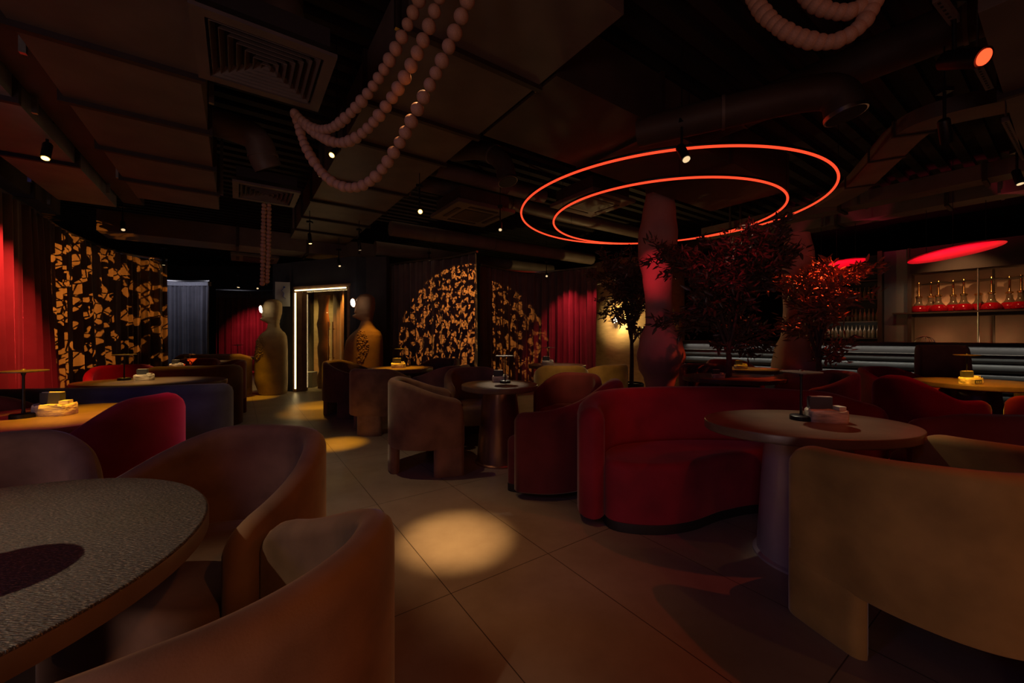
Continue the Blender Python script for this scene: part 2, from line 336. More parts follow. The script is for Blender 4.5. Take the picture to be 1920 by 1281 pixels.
# glass door leaf and what is seen through it
t = thing('glass_door', 'clear glass entrance door with long brass pull handles, inside the lit frame', 'door', along(A, 0, 0.12, 0), ang)
MB().box((W/2, 0, 1.09), (W-0.06, 0.012, 2.16)).obj('glass_panel', 'glass', t)
for s in (0.84, 0.96):
    h = MB().tube([(s, -0.05, 0.55), (s, -0.05, 1.5)], 0.013); h.tube([(s, 0, 0.75), (s, -0.05, 0.75)], 0.008); h.tube([(s, 0, 1.35), (s, -0.05, 1.35)], 0.008)
    h.obj('door_handle', 'brass', t)
hv = MB(); hv.box(along(A, 0.1, 1.9, 1.4), (2.6, 0.1, 2.8), ang+0.35); hv.box(along(B, 0.35, 1.75, 1.35), (0.1, 2.5, 2.7), ang)
struct('wall_lobby', hv, 'beige')
st = MB(); rings = []
random.seed(5)
for k in range(17):
    z = 2.15*k/16; rr = 0.10+0.014*math.sin(k*1.3)+0.02*random.random()
    rings.append([(rr*math.cos(2*PI*j/14)*(1+0.16*random.random()), rr*math.sin(2*PI*j/14), z) for j in range(14)])
st.loft(rings)
o = st.obj('rough_stone_pillar', 'statue_dark', loc=(XP(607, 9.15), 9.15, 0)); tag(o, 'rough carved pillar seen through the glass entrance door', 'pillar')

def drape(path, z0, z1, amp=0.045, wl_=0.15, seed=0, rows=10, step=0.014):
    amp *= 1.35; wl_ *= 1.25
    rnd = random.Random(seed); P = resample(path, step); n = len(P); ph = 0; rings = []; off = []
    for i in range(n):
        ph += 2*PI*step/(wl_*(0.75+0.5*(0.5+0.5*math.sin(i*0.031+seed)))); off.append((math.sin(ph)+0.35*math.sin(ph*2.3+seed))*amp)
    vs = []; fs = []
    for r_ in range(rows+1):
        v = r_/rows
        for i in range(n):
            t = (P[min(i+1, n-1)]-P[max(i-1, 0)]).normalized(); nm = Vector((-t.y, t.x))
            a = off[i]*(0.55+0.6*(1-v))+0.015*math.sin(i*0.05+v*3+seed)
            vs.append((P[i].x+nm.x*a, P[i].y+nm.y*a, z0+(z1-z0)*v))
    for r_ in range(rows):
        for i in range(n-1): a = r_*n+i; fs.append((a, a+1, a+n+1, a+n))
    m = MB(); m.add(vs, fs); return m
def curtain(name, label, ctrl, z1, m, amp=0.045, wl_=0.15, seed=0, heading=False, trackm='steel', group=None):
    path = spline(ctrl, 12); c = path[len(path)//2]; t = thing(name, label, 'curtain', (c[0], c[1], 0.01), 0, group)
    loc = [(p[0]-c[0], p[1]-c[1]) for p in path]
    o = drape(loc, 0.01, z1, amp, wl_, seed).obj('drape', m, t)
    so = o.modifiers.new('thick', 'SOLIDIFY'); so.thickness = 0.006
    MB().tube([(p[0], p[1], z1+0.03) for p in loc], 0.02, 6, flat=(0.022, 0.016)).obj('curtain_track', trackm, t)
    if heading: MB().sweep(loc, 0.12, z1-0.0, z1-0.11, 0.01, 0.05, False).obj('heading', 'heading', t)
    return t
Z1 = 2.70
curtain('curtain', 'long dark curved curtain along the left side, red and orange light on it',
        [(-3.2, 1.3), (-4.3, 2.6), (-5.1, 3.75), (-5.8, 4.77), (-6.6, 5.88), (-7.2, 7.3), (-6.95, 7.95)], Z1, 'curtain', 0.075, 0.16, 1)
curtain('curtain', 'pale grey sheer curtain with white heading tape behind the far left tables',
        [(-10.3, 10.2), (-9.3, 10.9), (-8.35, 10.9)], Z1-0.02, 'curtain_grey', 0.04, 0.12, 2, heading=True)
curtain('curtain', 'far dark red curtain at the back left behind the pale standing statue',
        [(-9.9, 13.2), (-8.6, 13.5), (-6.9, 13.0), (-5.9, 11.6)], Z1, 'curtain', 0.05, 0.16, 3)
curtain('curtain', 'dark curtain panel of the middle booth, nearest the entrance, with heart of mottled orange light',
        [(-2.7, 8.5), (-1.9, 8.05), (-1.2, 7.7), (-0.63, 7.16)], Z1, 'curtain', 0.045, 0.16, 4)
curtain('curtain', 'dark curtain curving behind the round table with the tan chairs, half lit red',
        [(-0.66, 8.5), (-0.1, 9.2), (0.55, 9.5), (1.2, 9.2), (1.88, 8.7)], Z1, 'curtain', 0.045, 0.16, 5)
curtain('curtain', 'orange lit curtain hanging in the lobby behind the glass entrance door',
        [(-4.5, 9.9), (-4.15, 9.6), (-3.8, 9.15)], 2.5, 'curtain', 0.045, 0.15, 6)

# beige curved wall behind the clay column
cw = MB(); cw.loft([[(3.15+1.12*math.cos(PI+PI*j/40), 10.0+1.12*math.sin(PI+PI*j/40), z) for j in range(41)] for z in (0, 3.0)], closed=False)
o = struct('wall_curved_beige', cw, 'beige', True); so = o.modifiers.new('t', 'SOLIDIFY'); so.thickness = 0.08

# ------------------------------------------------------------------ tables
def table(name, label, c, rx, ry, m_top, m_ped, rot=0.0, h=0.75, rb=0.25, rt_=0.2, thick=0.05, edge=None, group=None):
    t = thing(name, label, 'table', (c[0], c[1], 0), 0, group)
    MB().pad(circle(rx, 72, ry=ry, rot=rot), h-thick, h, 0.006, 0.012).obj('tabletop', m_top, t)
    MB().lathe([(rb+0.02, 0), (rb+0.02, 0.012), (rb, 0.02), (rb*0.985, 0.1), ((rb+rt_)/2, 0.4), (rt_, h-thick-0.02), (rt_, h-thick)], 40).obj('pedestal', m_ped, t)
    return t
T1 = (-1.30, 0.77); T2 = (-2.75, 2.32); T3 = (-3.75, 4.12); T4 = (-4.9, 5.75); T5 = (-5.5, 7.1); T6 = (-5.9, 8.5)
T7 = (-1.62, 5.75); T8 = (-0.12, 3.85); T9 = (0.72, 6.35); T10 = (1.62, 2.17); T11 = (4.75, 4.02); T12 = (3.35, 5.6); T13 = (2.55, 4.55)
table('round_table', 'dark wooden round table with glittering grain in the near left corner', T1, 0.56, 0.56, 'top_dark', 'ped_dark', rb=0.17, rt_=0.15)
MB().lathe([(0.555, 0.7025), (0.563, 0.706), (0.563, 0.742), (0.5605, 0.7455)], 72).obj('edge_band', 'top_edge', [o for o in SC.objects if o.get('category') == 'table'][-1])
table('round_table', 'round table at left edge lit amber, between magenta armchair and red curtain', T2, 0.49, 0.47, 'top', 'ped_dark', rb=0.18, rt_=0.15)
table('oval_table', 'long oval table behind the blue sofa at left, with gold lit stone caddy', T3, 0.68, 0.42, 'top', 'ped_dark', rot=0.15, rb=0.18, rt_=0.15)
table('round_table', 'small far left table just behind the brown sofa, before the pale grey curtain', T4, 0.42, 0.42, 'top', 'ped_dark', rb=0.16, rt_=0.14)
table('round_table', 'farther table before the pale grey curtain with a red chair before it', T5, 0.42, 0.42, 'top', 'ped_dark', rb=0.16, rt_=0.14)
table('round_table', 'farthest left table by the far red curtain, near the pale statue', T6, 0.42, 0.42, 'top', 'ped_dark', rb=0.16, rt_=0.14)
table('round_table', 'amber lit round table beyond the armchairs by the entrance door', T7, 0.46, 0.46, 'top', 'ped_dark', rb=0.16, rt_=0.14)
table('round_table', 'dark glossy round table on thick bronze pedestal in the middle of the room', T8, 0.37, 0.37, 'top', 'ped_bronze', rb=0.22, rt_=0.165)
table('round_table', 'far round table before the half red curtain behind the tan chairs', T9, 0.46, 0.46, 'top', 'ped_dark', rb=0.16, rt_=0.14)
table('oval_table', 'large oval brown table on lavender grey metal pedestal at the red curved sofa', T10, 0.53, 0.37, 'top', 'ped', rb=0.235, rt_=0.195, rot=-0.03)
table('round_table', 'amber lit round table at the right before the bar, among red armchairs', T11, 0.50, 0.45, 'top', 'ped_dark', rb=0.2, rt_=0.15)
table('round_table', 'small lit table under the big tree, seen in front of the padded bar', T12, 0.42, 0.42, 'top', 'ped_dark', rb=0.16, rt_=0.14)
table('round_table', 'pale topped table directly behind the red curved sofa back', T13, 0.55, 0.45, 'top', 'ped_dark', rb=0.16, rt_=0.14)

# ------------------------------------------------------------------ armchairs (local: open side towards +Y)
def arm_path(w_, dback, dfront):
    pts = [(w_, dfront), (w_*1.0, dfront*0.45), (w_*0.93, -dback*0.30), (w_*0.62, -dback*0.82), (0, -dback), (-w_*0.62, -dback*0.82), (-w_*0.93, -dback*0.30), (-w_, dfront*0.45), (-w_, dfront)]
    return spline(pts, 10)
def make_chair(label, m, loc, rz, group='barrel armchairs', w_=0.335, db=0.33, df=0.27, hb=0.83, ha=0.68, th=0.085, arch=0.24, scale=1.0, s0=0.22, s1=0.72):
    t = thing('barrel_armchair', label, 'armchair', loc, rz, group); t.scale = (scale,)*3
    P = arm_path(w_, db, df)
    def top(u):
        a = abs(2*u-1); s = min(1, max(0, (a-s0)/s1)); s = s*s*(3-2*s); d = (1-a)*0.75; k = 0.11*(1-math.sqrt(max(0, 1-(1-min(1, d/0.11))**2))); return hb+(ha-hb)*s-k
    MB().sweep(P, th, top, arch, 0.042).obj('backrest', m, t)
    Q = resample(P, 0.01); n = len(Q)
    for a, b in ((0.0, 0.17), (0.40, 0.60), (0.83, 1.0)):
        MB().sweep(Q[int(a*(n-1)):int(b*(n-1))+1], th*0.985, arch+0.06, 0.0, 0.01, 0.012).obj('leg', m, t)
    iw = w_-th/2+0.004; out = spline([(iw, df-0.03), (iw*0.97, 0.0), (iw*0.80, -db*0.62), (0, -db+th/2), (-iw*0.80, -db*0.62), (-iw*0.97, 0), (-iw, df-0.03), (-iw*0.55, df+0.035), (iw*0.55, df+0.035)], 8, True)
    out = [(p.x, p.y) for p in out][::-1]
    MB().pad(out, arch-0.005, 0.44, 0.035, 0.012).obj('seat', m, t)
    return t
def face(c, target): return math.atan2(target[1]-c[1], target[0]-c[0])-PI/2
taupe = make_chair('taupe armchair between the near left table and aisle, farther of the two', 'taupe', (-1.09, 1.43, 0), 0, scale=1.0)
def chair(c, target, m, label, scale=1.0, rz=None, **kw):
    rz_ = face(c, target) if rz is None else rz
    if m == 'taupe' and not kw: return dup(taupe, (c[0], c[1], 0), rz_, label, 'barrel armchairs', scale)
    return make_chair(label, m, (c[0], c[1], 0), rz_, scale=scale, **kw)
taupe.rotation_euler[2] = face((-1.09, 1.43), (-1.20, 0.77))
chair((-0.635, 0.79), (-1.5, 1.17), 'taupe', 'nearest taupe armchair in the lower left foreground, its back toward the aisle')
chair((-1.93, 1.34), (-1.31, 0.77), 'taupe', 'dark armchair at left edge whose rounded back rises beyond the near left table')
chair((-2.25, 2.12), (-2.9, 2.14), 'red', 'magenta red armchair pushed up to the amber lit table at left', 1.0, hb=0.91, ha=0.62, s0=0.10, s1=0.62)
chair((-3.35, 2.42), T2, 'wine', 'dark wine armchair at the left edge beyond the amber lit table')
chair((-0.78, 3.72), (0.3, 4.05), 'taupe', 'brown armchair with three block legs standing left of the bronze pedestal table')
chair((-0.42, 4.62), T8, 'taupe', 'armchair open to the viewer just behind the bronze pedestal table')
chair((-0.95, 5.35), T7, 'taupe', 'armchair between the bronze pedestal table and the amber lit far table')
chair((-2.52, 6.12), (-1.4, 5.95), 'umber', 'dark armchair nearest the entrance door, gold light on its rim')
chair((-1.72, 5.13), (-1.6, 6.6), 'taupe', 'small orange tinted armchair with single back leg, seen from behind', 0.98)
chair((-1.25, 6.55), T7, 'umber', 'dark armchair behind the amber lit far table, by the patterned curtain')
chair((0.66, 4.45), (0.35, 3.9), 'wine', 'dark wine armchair open to the viewer behind the small red sofa', 0.94)
chair((1.30, 5.75), (0.9, 6.5), 'olive', 'tan armchair against the beige curved wall, left of the first tree', 0.98)
chair((0.68, 5.45), (0.75, 6.6), 'olive', 'tan boxy armchair seen from behind, before the half red curtain')
chair((1.70, 1.58), (1.52, 2.3), 'olive', 'large olive armchair in the right foreground, back toward the viewer', 1.0, hb=0.80, ha=0.76, w_=0.38, db=0.36, df=0.30)
chair((4.14, 3.98), (4.75, 4.1), 'red', 'deep red armchair left of the amber lit table before the bar', s0=0.05, s1=0.6, ha=0.62)
chair((4.95, 3.5), (4.75, 4.1), 'red', 'dark red armchair cut by the right edge, near the amber lit table', 1.0)
chair((4.62, 4.70), T11, 'red', 'crimson armchair tucked behind the amber lit table before the bar')
chair((3.38, 4.4), T13, 'umber', 'brown armchair with orange light beneath the clay bulge before the bar')
chair((2.62, 5.25), T13, 'umber', 'brown armchair behind the pale topped table, right of the clay column')
chair((3.45, 6.2), T12, 'red', 'red armchair glimpsed under the big tree by the small lit table')
chair((-5.2, 6.45), T4, 'wine', 'dark red armchair between the two far left tables')
chair((-4.55, 6.1), T4, 'wine', 'wine armchair whose curved top shows above the brown sofa', 1.0)
chair((-5.0, 5.1), T3, 'red', 'red armchair left behind the long oval table with gold caddy')

# high backed winged chairs near the bar
def wing_chair(c, target, m, label):
    t = thing('high_back_chair', label, 'armchair', (c[0], c[1], 0), face(c, target), 'high backed chairs by the bar'); t.scale = (0.66, 0.9, 1.0)
    P = spline([(0.33, 0.22), (0.34, 0.0), (0.30, -0.26), (0, -0.31), (-0.30, -0.26), (-0.34, 0.0), (-0.33, 0.22)], 9)
    def top(u):
        a = abs(2*u-1); s = min(1, max(0, (a-0.42)/0.16)); s = s*s*(3-2*s); return 1.10-0.42*s
    MB().sweep(P, 0.08, top, 0.2, 0.035).obj('backrest', m, t)
    for sx in (-1, 1):
        for y in (0.17, -0.2): MB().lathe([(0.022, 0), (0.03, 0.22)], 12, (sx*0.25, y, 0)).obj('leg', 'black', t)
    MB().pad([(p.x, p.y) for p in spline([(0.29, 0.24), (-0.29, 0.24), (-0.29, -0.22), (0.29, -0.22)], 8, True)], 0.2, 0.44, 0.04, 0.02).obj('seat', m, t)
wing_chair((5.27, 4.80), (4.3, 3.6), 'umber', 'tall brown high back chair against the padded bar, behind the amber lit table')
wing_chair((5.75, 4.15), (4.5, 3.8), 'umber', 'tall dark high back chair at the right edge before the bar')

# ------------------------------------------------------------------ sofas
def sofa(label, m, back, seat, hb, ha, th=0.16, group=None, zs=0.43, arms=(0.16, 0.16), name='curved_sofa'):
    c = back[len(back)//2]; t = thing(name, label, 'sofa', (c[0], c[1], 0), 0, group)
    bp = spline([(p[0]-c[0], p[1]-c[1]) for p in back], 12)
    def top(u):
        a = min(u/arms[0] if arms[0] else 1, (1-u)/arms[1] if arms[1] else 1, 1); a = a*a*(3-2*a); return ha+(hb-ha)*a
    MB().sweep(bp, th, top, 0.05, th*0.48).obj('backrest', m, t)
    sp = spline([(p[0]-c[0], p[1]-c[1]) for p in seat], 8, True); sp = [(p.x, p.y) for p in sp]
    ar = sum(sp[i][0]*sp[(i+1) % len(sp)][1]-sp[(i+1) % len(sp)][0]*sp[i][1] for i in range(len(sp)))
    if ar < 0: sp = sp[::-1]
    MB().pad(sp, 0.05, zs, 0.05, 0.02).obj('seat', m, t)
    q = MB(); q.pad(sp, 0.0, 0.06, 0.004, 0.004)
    q.loft([[(x*0.985, y*0.985, z) for x, y in sp] for z in (0.001, 0.05)]); q.obj('plinth', 'plinth', t)
    return t
sofa('big dark red curved sofa wrapping around the oval table with lavender pedestal', 'red',
     [(0.52, 2.52), (0.56, 2.78), (0.80, 3.02), (1.25, 3.14), (1.75, 3.12), (2.2, 2.92), (2.5, 2.62)],
     [(0.62, 2.50), (0.86, 2.42), (1.12, 2.47), (1.42, 2.63), (1.75, 2.72), (2.1, 2.62), (2.35, 2.62), (2.18, 2.85), (1.75, 3.02), (1.25, 3.04), (0.82, 2.93), (0.64, 2.75)],
     0.82, 0.75, 0.17, arms=(0.2, 0.15))
sofa('small dark red sofa with sweeping back, left of the big red curved sofa', 'wine',
     [(0.02, 3.02), (0.30, 2.98), (0.56, 3.10), (0.80, 3.40), (0.98, 3.78), (0.84, 4.02)],
     [(-0.02, 3.18), (0.05, 3.07), (0.30, 3.06), (0.5, 3.16), (0.74, 3.45), (0.90, 3.78), (0.62, 3.92), (0.30, 3.55)],
     0.82, 0.64, 0.16, arms=(0.75, 0.2))
sofa('reddish brown sofa back running off the right edge beyond the olive armchair', 'wine',
     [(2.42, 2.42), (2.7, 2.30), (3.2, 2.28), (3.75, 2.36), (4.1, 2.6)],
     [(2.5, 2.47), (2.8, 2.37), (3.25, 2.34), (3.8, 2.44), (4.05, 2.62), (3.8, 2.85), (3.2, 2.82), (2.7, 2.8)],
     0.77, 0.72, 0.15)
sofa('navy blue sofa at left seen from behind, with rounded brown lit end', 'navy',
     [(-4.55, 3.05), (-4.0, 2.98), (-3.3, 3.08), (-2.85, 3.20), (-2.56, 3.38), (-2.60, 3.58)],
     [(-4.5, 3.12), (-4.0, 3.05), (-3.3, 3.15), (-2.85, 3.28), (-2.66, 3.42), (-2.78, 3.64), (-3.3, 3.58), (-4.0, 3.5), (-4.45, 3.5)],
     0.82, 0.80, 0.16)
sofa('dark brown sofa at left just behind the navy blue one', 'umber',
     [(-4.55, 4.90), (-4.2, 4.88), (-3.9, 4.96), (-3.68, 5.15), (-3.72, 5.36)],
     [(-4.5, 4.98), (-4.2, 4.95), (-3.92, 5.04), (-3.78, 5.17), (-3.9, 5.42), (-4.2, 5.42), (-4.5, 5.4)],
     0.84, 0.82, 0.16)
# person-height dark sofa end by the far table
sofa('dark sofa far back left beside the farthest table, under the hazy beam', 'umber',
     [(-6.6, 7.75), (-6.1, 7.6), (-5.5, 7.65), (-5.2, 7.9)],
     [(-6.5, 7.82), (-6.1, 7.68), (-5.55, 7.73), (-5.35, 7.95), (-5.7, 8.05), (-6.2, 8.05)],
     0.86, 0.8, 0.14)

# ------------------------------------------------------------------ things standing on the tables
def lampstand(c, label, h=0.27, r=0.10, z=0.75, m='black'):
    t = thing('table_lamp', label, 'lamp', (c[0], c[1], z), 0, 'slim disc table lamps')
    MB().lathe([(0.0, 0), (0.055, 0), (0.055, 0.022), (0.048, 0.027), (0.0, 0.028)][1:], 28).obj('base', 'black', t)
    MB().lathe([(0.010, 0.025), (0.007, 0.04), (0.006, h-0.03), (0.012, h-0.008)], 12).obj('stem', 'black', t)
    MB().lathe([(0.012, h-0.012), (r, h-0.004), (r, h+0.002), (0.012, h+0.006), (0.008, h+0.012), (0.002, h+0.013)], 36).obj('shade', 'shelf', t)
    return t
L0 = lampstand((-1.27, 0.82), 'slim disc lamp standing on the near left dark table, at the frame edge')
def addlamp(c, label): return dup(L0, (c[0], c[1], 0.75), 0, label, 'slim disc table lamps')
def caddy(c, rz, label, plate=False, s=1.0, z=0.75):
    t = thing('stone_caddy', label, 'table caddy', (c[0], c[1], z), rz, 'striped stone caddies'); t.scale = (s, s, s)
    rnd = random.Random(int(abs(c[0])*1000)); m = MB(); rings = []
    n = 28
    for k, (zz, q) in enumerate([(0.0, 0.97), (0.012, 1.0), (0.03, 1.0), (0.045, 0.98), (0.052, 0.93)]):
        rg = []
        for j in range(n):
            a = 2*PI*j/n; cx, sy = math.cos(a), math.sin(a)
            x = 0.082*math.copysign(abs(cx)**0.45, cx)*q; y = 0.05*math.copysign(abs(sy)**0.45, sy)*q
            rg.append((x*(1+0.06*(rnd.random()-0.5)), y*(1+0.08*(rnd.random()-0.5)), zz+(0.012*rnd.random() if k > 1 else 0)))
        rings.append(rg)
    m.loft(rings).obj('stone_block', 'stone', t)
    b = MB().box((-0.022, 0.012, 0.085), (0.095, 0.03, 0.06)); b.obj('card_box', 'card', t, smooth=False)
    MB().box((-0.018, 0.012, 0.1165), (0.088, 0.022, 0.004)).obj('cards', 'paper', t, smooth=False)
    MB().box((0.052, 0.0, 0.066), (0.035, 0.045, 0.018), 0.3).obj('sugar_packets', 'paper', t, smooth=False)
    if plate:
        p = MB().box((0.01, -0.053, 0.026), (0.062, 0.006, 0.032)).obj('name_plate', 'card', t, smooth=False)
        mk = MB()
        for i in (-1, 0, 1): mk.add([(0.01+i*0.018-0.006, -0.0565, 0.017), (0.01+i*0.018+0.006, -0.0565, 0.017), (0.01+i*0.018, -0.0565, 0.033)], [(0, 1, 2)])
        mk.obj('triangle_marks', 'paper', p, smooth=False)
    return t
def on(px, py): return U(px, py, 0.75)
caddy((-1.50, 1.02), 0.3, 'stone caddy at the left frame edge on the near dark table')
addlamp(on(44, 783), 'disc lamp on the amber lit table at the left edge, before the red curtain')
caddy(on(103, 778), 0.1, 'stone caddy with stacked card boxes on the amber table at the left edge', s=1.15)
addlamp(on(233, 713), 'disc lamp on the long oval table behind the navy sofa')
caddy(on(270, 713), 0.15, 'gold lit stone caddy on the long oval table behind the navy sofa')
caddy(on(331, 690), 0.0, 'stone caddy on the small table just behind the brown sofa')
caddy(on(352, 680.5), 0.2, 'tiny bright stone caddy on the table before the pale grey curtain')
addlamp(on(446, 671.5), 'tiny disc lamp on the farthest left table near the far red curtain')
caddy(on(747, 690), 0.0, 'stone caddy on the amber table beyond the entrance armchairs', s=1.2)
addlamp(on(753, 687.5), 'disc lamp on the amber table beyond the entrance armchairs')
caddy(on(938, 716), 0.0, 'white lit stone caddy on the bronze pedestal table')
addlamp(on(947, 718), 'disc lamp on the bronze pedestal table in mid room')
caddy(on(1027, 684.5), 0.0, 'stone caddy on the far table before the half red curtain', s=1.15)
addlamp(on(1029, 683), 'disc lamp on the far table before the half red curtain')
addlamp(on(1502, 787), 'disc lamp on the large oval table with lavender pedestal')
caddy(on(1549, 790), -0.25, 'stone caddy on the large oval table with lavender pedestal', s=1.15)
addlamp(on(1813, 714), 'disc lamp on the amber table before the bar')
caddy(on(1820, 719.5), 0.0, 'stone caddy with three small marks on its plate, on the table before the bar', True, s=1.05)
caddy(on(1389, 692), 0.0, 'stone caddy on the small lit table under the big tree')
caddy(on(1346, 709), 0.0, 'stone caddy on the pale topped table behind the red curved sofa', s=0.8)

# ------------------------------------------------------------------ clay columns, statues
def column(c, prof, label, seed=0):
    rnd = random.Random(seed); rings = []; n = 40
    zs = [p[0] for p in prof]; z = 0.0; zt = prof[-1][0]; N_ = 90
    for k in range(N_+1):
        z = zt*k/N_
        for i in range(len(prof)-1):
            if prof[i][0] <= z <= prof[i+1][0]:
                u = (z-prof[i][0])/(prof[i+1][0]-prof[i][0]); u = u*u*(3-2*u); r = prof[i][1]*(1-u)+prof[i+1][1]*u; break
        dx = 0.02*math.sin(z*2.1+seed); dy = 0.02*math.cos(z*1.7)
        rings.append([(dx+r*math.cos(2*PI*j/n)*(1+0.035*math.sin(3*2*PI*j/n+z*2.5)), dy+r*math.sin(2*PI*j/n)*(1+0.035*math.cos(2*2*PI*j/n+z*3)), z) for j in range(n)])
    o = MB().loft(rings).obj('clay_column', 'column', loc=(c[0], c[1], 0)); return tag(o, label, 'column')
column((2.23, 6.0), [(0, .28), (.2, .25), (.42, .20), (.55, .23), (.72, .32), (.90, .355), (1.13, .31), (1.42, .20), (1.75, .19), (2.1, .215), (2.4, .275), (2.75, .285), (3.05, .245), (3.4, .20), (3.9, .24)],
       'lumpy bulging clay column under the red ring lights, lit red')
column((4.22, 5.85), [(0, .2), (.3, .2), (.55, .26), (.75, .31), (.98, .28), (1.25, .19), (1.6, .17), (2.0, .19), (2.4, .20), (2.72, .15)],
       'second lumpy clay column standing before the padded bar, orange brown', 2)

def statue(label, m, c, s, lv, lampx, lampz, pebx, seed, rz=0.0, mirror=1):
    """lv: (z, xmin, xmax, half depth), front view, metres about the foot"""
    t = thing('stone_figure', label, 'sculpture', (c[0], c[1], 0), rz); t.scale = (s,)*3
    pts = [Vector(p) for p in lv]; sm = []
    for i in range(len(pts)-1):
        for k in range(4): u = k/4; sm.append(pts[i]*(1-u)+pts[i+1]*u)
    sm.append(pts[-1]); rings = []; n = 36
    for p in sm:
        z, a, b, hd = p; cx = (a+b)/2; hw = (b-a)/2; rg = []
        for j in range(n):
            q = 2*PI*j/n; x, y = math.cos(q), math.sin(q)
            rg.append((cx+hw*math.copysign(abs(x)**0.75, x), hd*math.copysign(abs(y)**0.75, y), z))
        rings.append(rg)
    MB().loft(rings).obj('figure', m, t)
    mm = MB(); r_ = random.Random(seed)
    for k in range(220):
        u = r_.random(); z = 0.72+0.56*u; x = pebx[0]+(pebx[1]-pebx[0])*r_.random()*(0.5+0.5*math.sin(PI*u))
        z_ = z; a = b = hd = 0
        for i in range(len(pts)-1):
            if pts[i][0] <= z <= pts[i+1][0]:
                w_ = (z-pts[i][0])/(pts[i+1][0]-pts[i][0]); q = pts[i]*(1-w_)+pts[i+1]*w_; a, b, hd = q[1], q[2], q[3]; break
        cx, hw = (a+b)/2, (b-a)/2
        if hw < 0.05: continue
        xx = max(-0.97, min(0.97, (x-cx)/hw)); y = -hd*(max(0, 1-abs(xx)**(2/0.75)))**(0.75/2)
        mm.sphere((cx+xx*hw, y, z), 0.010+0.009*r_.random(), 7, 5)
    p = mm.obj('chest_pebbles', m, t); p['kind'] = 'stuff'
    L = MB(); L.lathe([(0.075, 0), (0.075, 0.03), (0.06, 0.045), (0.02, 0.052)], 28)
    o = L.obj('face_lamp', 'face_lamp', t); o.location = (lampx, -0.06, lampz); o.rotation_euler = (PI/2+0.15, 0, -0.75)
    R_ = MB().torus((0, 0, 0.012), 0.082, 0.014, 36, 8).obj('lamp_rim', m, t); R_.location = (lampx, -0.06, lampz); R_.rotation_euler = (PI/2+0.15, 0, -0.75)
    return t
lv = [(0, -.17, .27, .20), (.03, -.21, .28, .22), (.25, -.29, .29, .24), (.6, -.30, .29, .24), (.9, -.28, .29, .23), (1.1, -.25, .285, .22), (1.20, -.19, .275, .20), (1.27, -.13, .245, .17), (1.32, -.085, .19, .14), (1.38, -.06, .15, .11), (1.46, -.05, .14, .10),
      (1.50, -.12, .15, .11), (1.53, -.20, .15, .12), (1.56, -.21, .16, .13), (1.595, -.15, .165, .14), (1.62, -.17, .17, .14), (1.68, -.155, .185, .15), (1.75, -.15, .19, .15), (1.82, -.14, .19, .15), (1.90, -.11, .18, .14), (1.95, -.06, .13, .10), (1.965, 0, .08, .05)]
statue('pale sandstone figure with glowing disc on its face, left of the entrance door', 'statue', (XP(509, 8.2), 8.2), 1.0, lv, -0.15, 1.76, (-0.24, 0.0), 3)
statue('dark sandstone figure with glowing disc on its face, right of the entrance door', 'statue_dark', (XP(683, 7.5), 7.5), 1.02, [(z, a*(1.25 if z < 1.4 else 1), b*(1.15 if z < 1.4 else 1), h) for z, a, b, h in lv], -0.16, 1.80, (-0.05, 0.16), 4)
light('face_glow', 'POINT', (XP(489, 7.9), 7.9, 1.76), None, WHITE, 0.5, 0.005)
light('face_glow', 'POINT', (XP(668, 7.15), 7.15, 1.82), None, WHITE, 0.5, 0.005)
t = thing('wall_sconce', 'bright opal wall lamp glowing through the leaves of the first tree', 'wall lamp', (XP(1154, 8.95), 8.95, 1.56))
MB().lathe([(0.03, -0.06), (0.035, -0.055), (0.035, 0.055), (0.03, 0.06)], 20).obj('opal_shade', 'face_lamp', t); MB().box((0.04, 0.09, 0), (0.05, 0.16, 0.04)).obj('bracket', 'black', t)
light('sconce_glow', 'POINT', (XP(1154, 8.85), 8.85, 1.56), None, (1.0, 0.68, 0.24), 40, 0.03)
# poster on the end of the entrance wall
t = thing('wall_poster', 'pale wall poster with a blue brush figure, left of the entrance doorway', 'poster', (XP(530, 8.45), 8.45, 2.1), 0.35)
MB().box((0, 0, 0), (0.28, 0.012, 0.52)).obj('sheet', 'poster', t, smooth=False)
pm = MB(); pm.tube([(0.02, -0.012, 0.12), (-0.02, -0.012, 0.07), (0.03, -0.012, 0.02), (0.01, -0.012, -0.05), (0.06, -0.012, -0.10)], 0.014, 8, flat=(0.016, 0.004)); pm.sphere((0.03, -0.01, 0.15), 0.02, 10, 6, (1, 0.3, 1)); pm.obj('blue_mark', 'ink', t)

